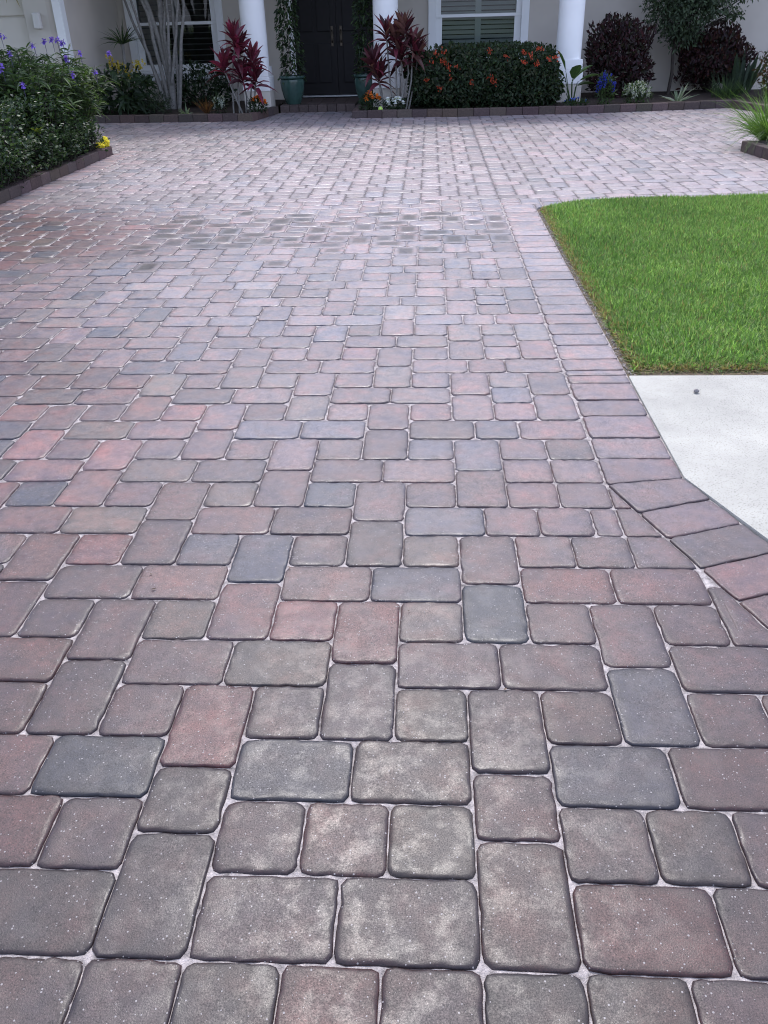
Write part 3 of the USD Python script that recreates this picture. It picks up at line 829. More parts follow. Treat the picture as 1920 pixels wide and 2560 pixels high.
# roofs and soffits
def roof_slab(name, x0, x1, y0, z0, y1, slope, back):
    m = MB()
    zr = z0 + (y1 - y0) * slope
    prof = [(y0, z0), (y1, zr), (back, zr - (back - y1) * slope)]
    n = 3
    t = 0.14
    v = [(x, yy, zz + dz) for x in (x0, x1) for dz in (0, t) for yy, zz in prof]
    f = []
    for i in (0, 1):
        f += [[3 + i, 9 + i, 10 + i, 4 + i], [i, i + 1, 7 + i, 6 + i]]
    f += [[0, 6, 9, 3], [2, 5, 11, 8], [0, 3, 4, 1], [1, 4, 5, 2], [6, 7, 10, 9], [7, 8, 11, 10]]
    m.add(v, f)
    m.build(name, 'roof', house)


roof_slab('roof', -5.0, 12.4, 14.72, 2.77, 17.8, 0.22, 21.2)
roof_slab('porch_roof', -2.85, 3.05, 13.42, 2.86, 15.2, 0.22, 17.2)
roof_slab('garage_roof', -11.2, -4.62, 12.4, 2.73, 16.6, 0.22, 21.0)
part('soffit', 'soffit', [((-5.0, 14.76, 2.722), (12.3, W, 2.762))])
part('porch_ceiling', 'soffit', [((-2.6, CY + 0.181, 2.785), (2.8, 14.70, 2.83))])
part('garage_soffit', 'soffit', [((-11.1, 12.44, 2.68), (-4.66, 12.8, 2.718))])

# porch step of dark bricks
step = thing('porch_step', 'low dark brick porch step in front of the double door', 'step')
part('platform', 'dark_room', [((-1.99, 13.80, -0.05), (-0.79, W - 0.01, 0.088))], step)
rs = np.random.default_rng(51)
for k in range(8):
    a = -1.99 + k * 0.15
    m = MB()
    m.box((a + 0.003, 13.705, -0.02), (a + 0.147, 13.93, 0.104), np.array((0.06, 0.045, 0.042)) * rs.uniform(0.8, 1.25), ch=0.006)
    m.build('brick', 'edging', step)
for j in range(8):
    for k in range(6):
        a, b = -1.99 + k * 0.2, 13.935 + j * 0.157
        if b + 0.15 > W - 0.13:
            continue
        m = MB()
        m.box((a + 0.003, b + 0.003, 0.089), (a + 0.197, b + 0.154, 0.101), np.array((0.07, 0.052, 0.048)) * rs.uniform(0.8, 1.25), ch=0.004)
        m.build('brick', 'edging', step)

# ------------------------------------------------------------------ plants
DARKG = [(0.024, 0.044, 0.019), (0.032, 0.056, 0.024), (0.018, 0.034, 0.016)]
MIDG = [(0.050, 0.085, 0.028), (0.062, 0.100, 0.036), (0.040, 0.070, 0.026)]


def stems_to(mb, rng, root, tops, r, tone=(0.1, 0.08, 0.05), n=5, sag=0.1):
    for t in tops:
        a = np.asarray(root, float)
        b = np.asarray(t)
        mid = (a + b) / 2 + np.r_[rng.normal(0, 0.04, 2), sag * 0.3]
        mb.tube([a, (a + mid) / 2, mid, (mid + b) / 2 + [0, 0, 0.01], b], r, r * 0.5, n, tone)


# 1 the tall purple flowered shrub by the driveway
rng = np.random.default_rng(101)
t = thing('flowering_shrub', 'big leafy shrub with long narrow leaves and purple trumpet flowers by the left edging', 'shrub', (-4.2, 8.9, BED_Z))
o = np.array([-4.2, 8.9, BED_Z])
mb, st = MB(), MB()
tops = []
for _ in range(760):
    x, yy = rng.uniform(-5.6, -3.45), rng.uniform(8.2, 9.75)
    ex = min((-3.30 - x) / 0.5, 1.0)
    hgt = rng.uniform(0.55, 1.0) * (0.55 + 0.45 * max(ex, 0.1) ** 0.5) * 1.02 + 0.12 * (fbm(np.array([[x * 2, yy * 2, 0]]), 3, 9)[0] - 0.5)
    base_ = np.array([x - 0.25 * (x > -3.7) + rng.normal(0, 0.05), yy + rng.normal(0, 0.05), BED_Z - 0.02])
    top = np.array([x + (0.12 if x > -3.8 else 0) + rng.normal(0, 0.05), yy + rng.normal(0, 0.06), BED_Z + hgt])
    mid = (base_ + top) / 2 + np.array([0.03, 0, 0.05])
    path = np.array([base_, (base_ + mid) / 2, mid, (mid + top) / 2 + [0.01, 0, 0.01], top])
    st.tube(path, 0.005, 0.0018, 4, (0.03, 0.035, 0.02))
    tops.append(top)
    k = int(16 + hgt * 22)
    s = rng.uniform(0.08, 1.0, k) ** 0.85 * 4
    i = np.minimum(s.astype(int), 3)
    fr_ = (s - i)[:, None]
    P = path[i] * (1 - fr_) + path[i + 1] * fr_
    az = rng.uniform(0, 2 * np.pi, k)
    D = np.c_[np.cos(az), np.sin(az), rng.uniform(-0.2, 0.9, k)]
    leaves(mb, P, D, rng.uniform(0.10, 0.18, k), rng.uniform(0.017, 0.029, k), 1.25 * tones(rng, k, DARKG[:1] + MIDG, 0.22), 'lance', rng.uniform(0.1, 0.6, k), 0.2, rng=rng)
mb.build('foliage', 'leaf', t, loc=None)
st.build('stems', 'bark_dark', t, smooth=True)


def shift_children(t):
    """Children above were built at world places: bring the thing's base back by moving its parts."""
    x = UsdGeom.Xformable(t)
    loc = x.GetOrderedXformOps()[0].Get()
    for c in t.GetChildren():
        UsdGeom.Xformable(c).AddTranslateOp().Set(-loc)


def flower(mb, c, d, r, tone, n=5, wid=0.75, droop=0.1, heart=None, rng=None):
    d = unit(np.asarray(d, float))
    a = unit(np.cross(d, [0.3, 0.1, 1.0]))
    b = np.cross(d, a)
    th = np.linspace(0, 2 * np.pi, n, endpoint=False) + (0 if rng is None else rng.uniform(0, 1))
    D = np.cos(th)[:, None] * a + np.sin(th)[:, None] * b + d * 0.35
    leaves(mb, np.repeat([np.asarray(c, float)], n, 0), D, r, r * wid * 1.15, tone, 'petal', droop, 0.05, rng=None)


rfl = [(-3.870, 8.30, 1.030), (-3.722, 8.30, 1.050), (-3.761, 9.000, 1.090), (-3.597, 9.100, 1.155), (-3.583, 9.200, 1.140), (-3.527, 9.200, 1.119), (-3.766, 9.300, 1.135), (-3.85, 8.1, 0.93),
       (-3.74, 8.1, 0.94), (-3.55, 8.05, 0.79), (-3.40, 8.9, 0.974), (-3.36, 9.2, 1.006), (-3.36, 8.9, 0.826), (-3.27, 9.3, 0.835), (-3.18, 9.6, 1.0), (-4.092, 9.000, 1.205)]
for c in rfl:
    m = MB()
    for _ in range(rng.integers(2, 4)):
        cc = np.array(c) + rng.normal(0, 0.012, 3)
        flower(m, cc, (rng.normal(0.1, 0.4), -1, rng.uniform(0, 0.6)), 0.030, np.array((0.20, 0.12, 0.55)) * rng.uniform(0.8, 1.3), rng=rng)
    m.tube([np.array(c) + [0, 0.02, -0.12], np.array(c) + [0, 0.012, -0.05], np.array(c)], 0.002, 0.004, 4, (0.12, 0.10, 0.2))
    m.build('flower', 'petal', t)
shift_children(t)

# 2 low rounded-leaf hedge in front
rng = np.random.default_rng(102)
t = thing('low_hedge', 'low dark hedge of small rounded leaves at the left edge of the frame', 'hedge', (-3.9, 6.6, BED_Z))
mb, st = MB(), MB()
for low in range(1100):
    x, yy = rng.uniform(-4.5, -3.20), rng.uniform(5.4, 9.05)
    top = 0.52 + 0.12 * fbm(np.array([[x * 2.5, yy * 2.5, 1]]), 3, 2)[0]
    ex = np.clip((-3.14 - x) / 0.2, 0.3, 1) ** 0.6 * np.clip((9.25 - yy) / 0.7, 0.4, 1)
    z = BED_Z + top * ex * rng.uniform(0.1, 1.0) ** 0.7
    if low >= 800:
        x, z = rng.uniform(-3.46, -3.22), BED_Z + rng.uniform(0.03, 0.30)
    k = int(rng.integers(12, 20))
    c = np.array([x, yy, z])
    q = c + rng.normal(0, 0.035, (k, 3))
    D = np.c_[rng.normal(0, 1, (k, 2)), rng.uniform(0.1, 1.2, k)] + [0.35 * (x > -3.7), 0, 0]
    leaves(mb, q, D, rng.uniform(0.03, 0.052, k), rng.uniform(0.02, 0.03, k), tones(rng, k, DARKG + [(0.045, 0.075, 0.03)], 0.2), 'oval', 0.15, 0.12, rng=rng)
    if rng.random() < 0.35:
        st.tube([(x - 0.1, yy, BED_Z - 0.02), (x - 0.03, yy, z * 0.5), (x, yy, z)], 0.006, 0.003, 4)
mb.build('foliage', 'leaf_gloss', t)
st.build('stems', 'bark_dark', t, smooth=True, kind='stuff')
shift_children(t)

rng = np.random.default_rng(103)
t = thing('croton', 'tiny yellow green tuft among the low hedge leaves', 'plant', (-3.42, 7.85, BED_Z))
mb = MB()
k = 24
az = rng.uniform(0, 2 * np.pi, k)
leaves(mb, np.repeat([[0.02, -0.02, 0.33]], k, 0) + rng.normal(0, 0.012, (k, 3)), np.c_[np.cos(az), np.sin(az), rng.uniform(0.3, 1.6, k)], rng.uniform(0.05, 0.09, k), 0.018, tones(rng, k, [(0.22, 0.26, 0.03), (0.15, 0.20, 0.03)]), 'lance', 0.3, 0.1, rng=rng)
mb.build('foliage', 'leaf', t)
MB().tube([(0, 0, -0.02), (0.01, -0.01, 0.15), (0.02, -0.02, 0.34)], 0.006, 0.004, 5).build('stem', 'bark_dark', t)


def strappy(name, label, cat, loc, n, L, Wd, cols, seed, spread=(0.2, 1.2), droop=(0.2, 0.7), matn='leaf', rad=0.02, group=None, prof='strap', tag_part='foliage'):
    rng = np.random.default_rng(seed)
    t = thing(name, label, cat, loc, group=group)
    mb = MB()
    az = rng.uniform(0, 2 * np.pi, n)
    sp = rng.uniform(*spread, n)
    D = np.c_[np.cos(az) * sp, np.sin(az) * sp, np.ones(n)]
    P = np.c_[np.cos(az) * rad * rng.random(n), np.sin(az) * rad * rng.random(n), np.full(n, -0.02)]
    leaves(mb, P, D, rng.uniform(*L, n), rng.uniform(*Wd, n), tones(rng, n, cols, 0.18), prof, rng.uniform(*droop, n), 0.2, rng=rng)
    mb.build(tag_part, matn, t)
    return t


def leafshrub(name, label, cat, c, r, n, L, Wd, cols, seed, power=2.4, matn='leaf', prof='oval', shell=0.5, lump=0.3, upb=0.5, trunk=True, droop=0.2, group=None, stemz=None):
    """A bush: leaves through a lumpy rounded body that stands on stems."""
    rng = np.random.default_rng(seed)
    c, r = np.array(c, float), np.array(r, float)
    base_ = np.array([c[0], c[1], BED_Z if stemz is None else stemz])
    t = thing(name, label, cat, base_, group=group)
    q, nr = blob_points(rng, n, c - base_, r, power, shell, lump, seed, zmin=0.005)
    mb = MB()
    D = nr * 0.35 + rng.normal(0, 0.6, q.shape) + [0, 0, upb]
    k = len(q)
    leaves(mb, q, D, rng.uniform(*L, k), rng.uniform(*Wd, k), tones(rng, k, cols, 0.2), prof, droop, 0.15, face=nr + [0, 0, 0.35])
    mb.build('foliage', matn, t)
    if trunk:
        st = MB()
        pick_ = q[rng.integers(0, k, 26)] * [0.85, 0.85, 0.9]
        stems_to(st, rng, (0, 0, -0.03), pick_, 0.011)
        st.build('stems', 'bark_dark', t, smooth=True, kind='stuff')
    return t


# left bed against the house
leafshrub('leafy_plant', 'dark broad leaved plants below the yellow flower spikes at the bed end', 'plant', (-4.35, 13.35, 0.33), (0.42, 0.40, 0.34), 520, (0.10, 0.22), (0.035, 0.07), DARKG, 201, matn='leaf', prof='lance', droop=0.4, trunk=False)
t = thing('yellow_orchid', 'tall plant with drooping sprays of yellow flowers left of the pale stems', 'flower', (-4.3, 13.42, BED_Z))
rng = np.random.default_rng(202)
for c in [(-4.491, 13.34, 0.792), (-4.339, 13.34, 0.706), (-4.209, 13.34, 0.630), (-4.042, 13.34, 0.751)]:
    l = np.array(c) - [-4.3, 13.42, BED_Z]
    m = MB()
    for _ in range(17):
        flower(m, l + rng.normal(0, 0.038, 3), (rng.normal(0, 0.6), -1, rng.normal(0.2, 0.4)), 0.030, np.array((0.55, 0.44, 0.06)) * rng.uniform(0.7, 1.25), 5, 0.7, rng=rng)
    fl_ = m.build('flower_spray', 'petal', t)
    MB().tube([(l[0] * 0.3, 0, -0.03), (l[0] * 0.7, 0.02, l[2] * 0.6), l], 0.006, 0.004, 5, (0.1, 0.14, 0.04)).build('flower_stem', 'leaf', t)
strappy('spiky_plant', 'spiky rosette of long narrow leaves high beside the stucco side wall', 'plant', (-4.42, 13.9, 1.02), 60, (0.30, 0.50), (0.014, 0.022), MIDG + DARKG, 203, (0.3, 3.0), (0.1, 0.5))
tk = stage.GetPrimAtPath('/World/spiky_plant')
MB().tube([(-0.06, 0.05, -0.98), (0.02, 0.0, -0.6), (-0.02, 0, -0.25), (0, 0, 0)], 0.03, 0.022, 8).build('trunk', 'bark_pale', tk, smooth=True)

STEMS = [[(-3.764, 14.000, 0.0), (-3.788, 14.000, 0.601), (-3.878, 14.000, 1.128), (-4.000, 14.000, 1.580), (-4.05, 13.8, 2.4)],
         [(-3.768, 13.970, 0.0), (-3.743, 13.970, 0.661), (-3.784, 13.970, 1.240), (-3.755, 13.970, 1.573), (-3.76, 13.7, 2.5)],
         [(-3.677, 13.940, 0.0), (-3.603, 13.940, 0.893), (-3.564, 13.940, 1.568), (-3.5, 13.7, 2.4)],
         [(-3.665, 13.910, 0.0), (-3.521, 13.910, 0.892), (-3.406, 13.910, 1.343), (-3.386, 13.910, 1.564), (-3.2, 13.6, 2.4)],
         [(-3.723, 13.880, 0.446), (-3.551, 13.880, 1.122), (-3.443, 13.880, 1.565), (-3.4, 13.7, 2.4)],
         [(-3.85, 14.000, 0.0), (-4.010, 14.000, 0.665), (-4.155, 14.000, 1.077), (-4.248, 14.000, 1.307), (-4.4, 13.8, 2.2)],
         [(-3.82, 13.970, 0.0), (-3.945, 13.970, 1.073), (-3.967, 13.970, 1.412), (-4.056, 13.970, 1.581), (-4.2, 13.5, 2.4)],
         [(-3.87, 13.940, 0.0), (-4.026, 13.940, 0.786), (-4.088, 13.940, 0.973), (-4.139, 13.940, 1.361), (-4.3, 13.6, 2.3)],
         [(-3.732, 13.910, 0.60), (-3.736, 13.910, 1.183), (-3.647, 13.910, 1.570), (-3.6, 13.6, 2.4)],
         [(-3.726, 13.880, 0.70), (-3.653, 13.880, 1.237), (-3.625, 13.880, 1.569), (-3.62, 13.5, 2.4)]]
STEMR = [0.042, 0.05, 0.024, 0.024, 0.02, 0.024, 0.028, 0.024, 0.022, 0.02]
rng = np.random.default_rng(204)
t = thing('multi_stemmed_tree', 'tree with many bare pale grey stems fanning up before the left window', 'tree', (-3.75, 13.95, 0))
for s, r in zip(STEMS, STEMR):
    pts_ = np.array(s) - [-3.75, 13.95, 0]
    tt = np.linspace(0, 1, len(pts_))
    fine = np.stack([np.interp(np.linspace(0, 1, 16), tt, pts_[:, i]) for i in range(3)], 1)
    fine[1:-1] = (fine[:-2] + 2 * fine[1:-1] + fine[2:]) / 4
    fine[:, :2] += rng.normal(0, 0.004, (16, 2))
    MB().tube(fine, r * 1.25, r * 0.7, 8).build('trunk', 'bark_pale', t, smooth=True)
q, nr = blob_points(rng, 3200, (-0.05, -0.35, 3.0), (1.25, 0.95, 0.75), 2.2, 0.7, 0.4, 4)
mb = MB()
leaves(mb, q, nr + rng.normal(0, 0.7, q.shape), rng.uniform(0.07, 0.13, len(q)), rng.uniform(0.04, 0.06, len(q)), tones(rng, len(q), MIDG), 'oval', 0.3, 0.15, rng=rng)
mb.build('crown', 'leaf', t)

leafshrub('dark_shrub', 'dark clipped shrub under the left window sill', 'shrub', (-3.42, 14.55, 0.32), (0.50, 0.38, 0.36), 1500, (0.05, 0.09), (0.025, 0.04), DARKG, 205, 2.8, 'leaf_gloss')
leafshrub('fern', 'low feathery dark green fern at the foot of the pale stems', 'fern', (-3.93, 13.35, 0.18), (0.28, 0.25, 0.2), 900, (0.05, 0.10), (0.006, 0.011), DARKG, 206, prof='lance')
strappy('aloe', 'small pale striped spiky plant at the edging before the pale stems', 'plant', (-3.32, 13.02, BED_Z), 14, (0.12, 0.22), (0.022, 0.03), [(0.13, 0.18, 0.10), (0.20, 0.24, 0.15)], 207, (0.5, 1.8), (0.0, 0.4))
strappy('bronze_grass', 'upright bronze brown grassy tuft left of the red leaved plant', 'plant', (-3.02, 13.08, BED_Z), 70, (0.22, 0.36), (0.008, 0.013), [(0.16, 0.075, 0.035), (0.20, 0.11, 0.05), (0.10, 0.05, 0.03)], 208, (0.1, 0.9), (0.05, 0.5))


def flower_clump(name, label, loc, r, h, nl, nf, fcol, fr_, seed, spike=False, lcols=DARKG, fl_top=0.0, lL=(0.04, 0.08)):
    rng = np.random.default_rng(seed)
    t = thing(name, label, 'flowers', loc)
    mb = MB()
    q, nr = blob_points(rng, nl, (0, 0, h * 0.45), (r, r * 0.8, h * 0.5), 2.2, 0.7, 0.2, seed, zmin=0.0)
    leaves(mb, q, nr + rng.normal(0, 0.5, q.shape) + [0, 0, 0.4], rng.uniform(*lL, len(q)), rng.uniform(0.012, 0.022, len(q)), tones(rng, len(q), lcols), 'lance', 0.2, 0.15, rng=rng)
    mb.build('foliage', 'leaf', t)
    for _ in range(nf):
        a, s = rng.uniform(0, 2 * np.pi), math.sqrt(rng.random())
        c = np.array([math.cos(a) * s * r, math.sin(a) * s * r * 0.8, h * (0.72 + 0.3 * (1 - s * s) + fl_top) * rng.uniform(0.85, 1.08)])
        m = MB()
        if spike:
            m.tube([c * [0.6, 0.6, 0.3], c - [0, 0, 0.06], c], 0.003, 0.002, 4, (0.07, 0.1, 0.04))
            for k in range(16):
                p_ = c + [rng.normal(0, 0.010), rng.normal(0, 0.010), -0.11 * rng.random()]
                flower(m, p_, (rng.normal(0, 1), rng.normal(-0.6, 0.6), 0.3), fr_, np.array(fcol) * rng.uniform(0.75, 1.15), 4, 0.9, rng=rng)
        else:
            flower(m, c, (rng.normal(0, 0.4), -0.8, rng.uniform(0.3, 1.2)), fr_, np.array(fcol) * rng.uniform(0.8, 1.12), 6, 0.95, rng=rng)
            flower(m, c + [0, -0.003, 0.004], (rng.normal(0, 0.4), -0.8, rng.uniform(0.3, 1.2)), fr_ * 0.6, np.array(fcol) * rng.uniform(0.7, 1.0), 5, 0.95, rng=rng)
            m.tube([c * [0.5, 0.5, 0.2], c * [0.8, 0.8, 0.6], c], 0.003, 0.002, 4, (0.06, 0.09, 0.03))
        m.build('flower', 'petal', t)
    return t


flower_clump('white_flowers', 'small white flower spikes beside the red leaved plant, left of the door', (-2.83, 13.12, BED_Z), 0.11, 0.26, 160, 11, (0.62, 0.66, 0.62), 0.012, 209, True)
flower_clump('marigold', 'orange flowers at the foot of the first column, left of the door', (-2.20, 12.92, BED_Z), 0.13, 0.22, 260, 11, (0.75, 0.20, 0.03), 0.036, 210)


def cordyline(label, loc, heads, bases, seed, cols):
    rng = np.random.default_rng(seed)
    t = thing('red_cordyline', label, 'plant', loc)
    loc = np.array(loc)
    for i, hd in enumerate(heads):
        hd = np.array(hd) - loc
        b = np.array(bases[i % len(bases)]) - loc
        b[2] = -0.03
        top = hd - [0, 0, 0.05]
        mid = (b + top) / 2 + np.r_[rng.normal(0, 0.03, 2), 0]
        MB().tube([b, (b * 0.6 + mid * 0.4), mid, (mid + top) / 2, top, hd], 0.014, 0.011, 7).build('stem', 'bark_pale', t, smooth=True)
        n = int(rng.integers(19, 26))
        az = np.arange(n) * 2.4 + rng.normal(0, 0.25, n)
        el = np.linspace(3.0, 0.05, n) + rng.normal(0, 0.15, n)
        D = np.c_[np.cos(az), np.sin(az), el * 0.75]
        L = np.interp(np.linspace(0, 1, n), [0, 0.3, 1], [0.24, 0.36, 0.32]) * rng.uniform(0.85, 1.15, n)
        P = hd + np.c_[np.zeros((n, 2)), np.linspace(0.03, -0.12, n)]
        m = MB()
        leaves(m, P, D, L, rng.uniform(0.058, 0.085, n), tones(rng, n, cols, 0.3), 'lance', np.linspace(0.02, 0.55, n), 0.25, rng=rng)
        m.build('leaf_rosette', 'leaf_gloss', t)
    return t


RED = [(0.10, 0.018, 0.032), (0.14, 0.022, 0.045), (0.06, 0.014, 0.022), (0.19, 0.025, 0.06)]
cordyline('tall red leaved plant before the first column, left of the door', (-2.45, 13.05, BED_Z),
          [(-2.457, 13.0, 1.06), (-2.43, 13.03, 0.90), (-2.66, 13.0, 0.70), (-2.24, 13.02, 0.76), (-2.40, 12.97, 0.58),  (-2.22, 13.05, 0.52)],
          [(-2.60, 13.06, 0), (-2.50, 13.02, 0), (-2.44, 13.0, 0), (-2.36, 13.06, 0), (-2.42, 13.1, 0), (-2.3, 13.05, 0)], 211, RED)
cordyline('wide red leaved plant beside the white flowers, right of the door', (-0.12, 13.1, BED_Z),
          [(-0.247, 13.1, 1.06), (0.02, 13.1, 1.10), (-0.11, 13.12, 0.98), (-0.44, 13.1, 0.68), (0.13, 13.1, 0.90), (-0.37, 13.08, 0.52), (-0.04, 13.06, 0.78), (0.2, 13.14, 0.76)],
          [(-0.16, 13.12, 0), (-0.08, 13.1, 0), (-0.1, 13.14, 0), (-0.3, 13.12, 0), (0.02, 13.12, 0), (-0.26, 13.1, 0), (-0.06, 13.06, 0), (0.06, 13.14, 0)], 212, [(0.085, 0.018, 0.028), (0.12, 0.022, 0.038), (0.05, 0.014, 0.02), (0.10, 0.045, 0.04)])


def pot(label, x, y, vl, seed, vine_label):
    t = thing('glazed_pot', label, 'pot', (x, y, 0.10))
    m = MB()
    m.lathe([(0, 0), (0.105, 0), (0.115, 0.012), (0.15, 0.10), (0.182, 0.22), (0.192, 0.31), (0.185, 0.355), (0.175, 0.365), (0.198, 0.372), (0.205, 0.39), (0.198, 0.405), (0.178, 0.407), (0.168, 0.39), (0.165, 0.35), (0.165, 0.33)], 36)
    m.build('pot_body', 'glaze', t, smooth=35)
    m = MB()
    m.lathe([(0.167, 0.338), (0.10, 0.345), (0, 0.347)], 24)
    m.build('potting_soil', 'soil', t)
    rng = np.random.default_rng(seed)
    v = thing('climbing_vine', vine_label, 'vine', (x, y, 0.45))
    n = 1500
    z = rng.uniform(0.0, 1.9, n)
    az = rng.uniform(0, 2 * np.pi, n)
    rr = (0.17 - 0.045 * z + 0.03 * np.sin(z * 6 + az)) * rng.uniform(0.55, 1.15, n)
    P = np.c_[np.cos(az) * rr, np.sin(az) * rr, z]
    m = MB()
    leaves(m, P, np.c_[np.cos(az), np.sin(az), rng.uniform(-1.1, 0.5, n)] + rng.normal(0, 0.4, (n, 3)), rng.uniform(0.04, 0.075, n), rng.uniform(0.025, 0.04, n), tones(rng, n, DARKG + MIDG[:1]), 'oval', 0.3, 0.15, rng=rng)
    m.build('foliage', 'leaf', v)
    m = MB()
    for k in range(5):
        a0 = k * 1.257
        zz = np.linspace(-0.01, 1.9, 14)
        m.tube(np.c_[np.cos(a0 + zz * 2.2) * (0.14 - 0.04 * zz), np.sin(a0 + zz * 2.2) * (0.14 - 0.04 * zz), zz], 0.005, 0.003, 5)
    m.build('stems', 'bark_dark', v, smooth=True)


pot('green glazed pot left of the dark door', -1.80, 13.95, 0, 213, 'climbing vine rising from the pot left of the door')
pot('green glazed pot half hidden by orange flowers right of the dark door', -0.62, 13.98, 0, 214, 'climbing vine rising from the pot right of the door')
flower_clump('marigold', 'orange flowers by the small green ball, right of the door', (-0.50, 12.90, BED_Z), 0.15, 0.24, 300, 12, (0.75, 0.22, 0.035), 0.036, 215)
flower_clump('white_flowers', 'low clump of large white flowers at the foot of the right red leaved plant', (-0.14, 12.92, BED_Z), 0.15, 0.17, 260, 16, (0.82, 0.84, 0.86), 0.038, 216)
m = trimesh.creation.icosphere(subdivisions=3, radius=0.033)
bb = MB().mesh(m)
tball = thing('ball', 'small yellow green ball lying by the orange flowers', 'ball', (-0.345, 12.78, 0.105))
bb.build('felt_cover', 'felt', tball, smooth=True)
a_ = np.linspace(0, 2 * np.pi, 60)
seam = unit(np.c_[np.cos(a_) + 0.35 * np.cos(3 * a_), np.sin(a_) - 0.35 * np.sin(3 * a_), 1.1 * np.sin(2 * a_)]) * 0.0335
MB().tube(seam, 0.0011, n=4).build('seam', 'white_paint', tball)

# clipped hedge with orange red flowers
rng = np.random.default_rng(301)
t = thing('ixora_hedge', 'clipped dark hedge dotted with orange red flowers under the right window', 'hedge', (1.17, 13.45, BED_Z))
mb, st = MB(), MB()
q, nr = blob_points(rng, 17000, (0, 0, 0.38), (1.12, 0.53, 0.44), 4.0, 0.26, 0.26, 3, zmin=-0.02)
leaves(mb, q, nr * 0.3 + rng.normal(0, 0.6, q.shape) + [0, 0, 0.4], rng.uniform(0.04, 0.07, len(q)), rng.uniform(0.02, 0.034, len(q)), tones(rng, len(q), DARKG + [(0.042, 0.05, 0.024)], 0.25), 'oval', 0.15, 0.15, face=nr + [0, 0, 0.35])
q2, n2 = blob_points(rng, 5000, (0, 0, 0.36), (0.98, 0.42, 0.36), 4.0, 0.6, 0.16, 3, zmin=-0.02)
leaves(mb, q2, n2 * 0.2 + rng.normal(0, 0.6, q2.shape) + [0, 0, 0.4], 0.09, 0.06, tones(rng, len(q2), DARKG, 0.2), 'oval', 0.15, 0.1, face=n2)
mb.build('foliage', 'leaf', t)
stems_to(st, rng, (0, 0, -0.03), q[rng.integers(0, len(q), 60)] * [0.9, 0.8, 0.8], 0.012)
st.build('stems', 'bark_dark', t, smooth=True)
for c in [(0.464, 0.788), (0.584, 0.824), (0.416, 0.690), (0.553, 0.715), (0.609, 0.693), (0.659, 0.628), (0.772, 0.618), (0.336, 0.462), (0.686, 0.484), (0.525, 0.356), (0.971, 0.420), (1.246, 0.815), (1.268, 0.471),
          (1.319, 0.413), (1.472, 0.737), (1.723, 0.795), (1.837, 0.757), (1.941, 0.635), (2.111, 0.695), (2.213, 0.714), (1.951, 0.825), (1.740, 0.661)]:
    m = MB()
    cc = np.array([c[0] - 1.17, 12.90 - 13.45 + rng.uniform(0, 0.05), c[1] - BED_Z])
    for _ in range(int(rng.integers(6, 15))):
        flower(m, cc + rng.normal(0, 0.020, 3), (rng.normal(0, 0.8), -1, rng.normal(0.4, 0.6)), 0.017, np.array((0.60, 0.10, 0.05)) * rng.uniform(0.7, 1.2), 4, 0.8, rng=rng)
    m.build('flower', 'petal', t)

# paddle leaved plant by the right column
rng = np.random.default_rng(302)
t = thing('paddle_leaf_plant', 'plant with large green paddle leaves before the right column', 'plant', (2.52, 13.2, BED_Z))
for (px, pz, L, a, el) in [(2.40, 0.42, 0.36, 2.6, 2.2), (2.50, 0.30, 0.36, 0.3, 1.0), (2.40, 0.36, 0.26, 3.2, 0.9), (2.42, 0.22, 0.24, 3.0, 0.6), (2.42, 0.16, 0.22, 3.4, 0.5), (2.58, 0.30, 0.30, -0.1, 0.55), (2.56, 0.24, 0.26, 0.5, 0.3), (2.5, 0.32, 0.3, -1.4, 0.9)]:
    b = np.array([px - 2.52, rng.normal(0, 0.04), pz])
    m = MB()
    leaves(m, [b], [(math.cos(a), math.sin(a) * 0.5 - 0.1, el)], L * 1.2, 0.165, tones(rng, 1, [(0.045, 0.085, 0.03), (0.06, 0.105, 0.035)]), 'paddle', 0.22, 0.2)
    m.tube([(rng.normal(0, 0.02), rng.normal(0, 0.02), -0.03), b * [0.6, 0.6, 0.5], b], 0.008, 0.006, 6, (0.05, 0.085, 0.03))
    m.build('leaf', 'leaf_gloss', t)
flower_clump('blue_flowers', 'low blue flowers at the foot of the paddle leaved plant', (2.55, 13.0, BED_Z), 0.17, 0.10, 200, 10, (0.10, 0.16, 0.55), 0.02, 303)
flower_clump('blue_salvia', 'upright clump of bright blue flower spikes right of the column', (2.98, 13.1, BED_Z), 0.13, 0.42, 420, 26, (0.06, 0.08, 0.52), 0.013, 304, True, MIDG, 0.0)
flower_clump('white_flowers', 'wide clump of small white flower spikes beside the blue flowers', (3.49, 13.3, BED_Z), 0.20, 0.28, 420, 30, (0.66, 0.68, 0.60), 0.013, 305, True, MIDG)
strappy('striped_agave', 'spiky pale striped plant in the bare right part of the bed', 'plant', (4.12, 13.35, BED_Z), 18, (0.26, 0.40), (0.028, 0.038), [(0.10, 0.15, 0.09), (0.26, 0.29, 0.20), (0.14, 0.19, 0.12)], 306, (0.15, 2.2), (0.0, 0.35))
DRED = [(0.032, 0.012, 0.016), (0.045, 0.014, 0.018), (0.024, 0.012, 0.014), (0.030, 0.028, 0.018)]
leafshrub('dark_red_shrub', 'rounded dark maroon shrub between the right column and the small tree', 'shrub', (3.38, 14.4, 0.60), (0.50, 0.42, 0.54), 5200, (0.06, 0.10), (0.024, 0.038), DRED, 307, 2.6, prof='lance', upb=1.2, lump=0.5)
leafshrub('dark_red_shrub', 'spreading dark maroon shrub right of the small tree', 'shrub', (5.0, 14.9, 0.58), (0.56, 0.42, 0.42), 4200, (0.06, 0.10), (0.024, 0.038), DRED + [(0.06, 0.025, 0.018)], 308, 2.2, prof='lance', upb=1.2, lump=0.55)
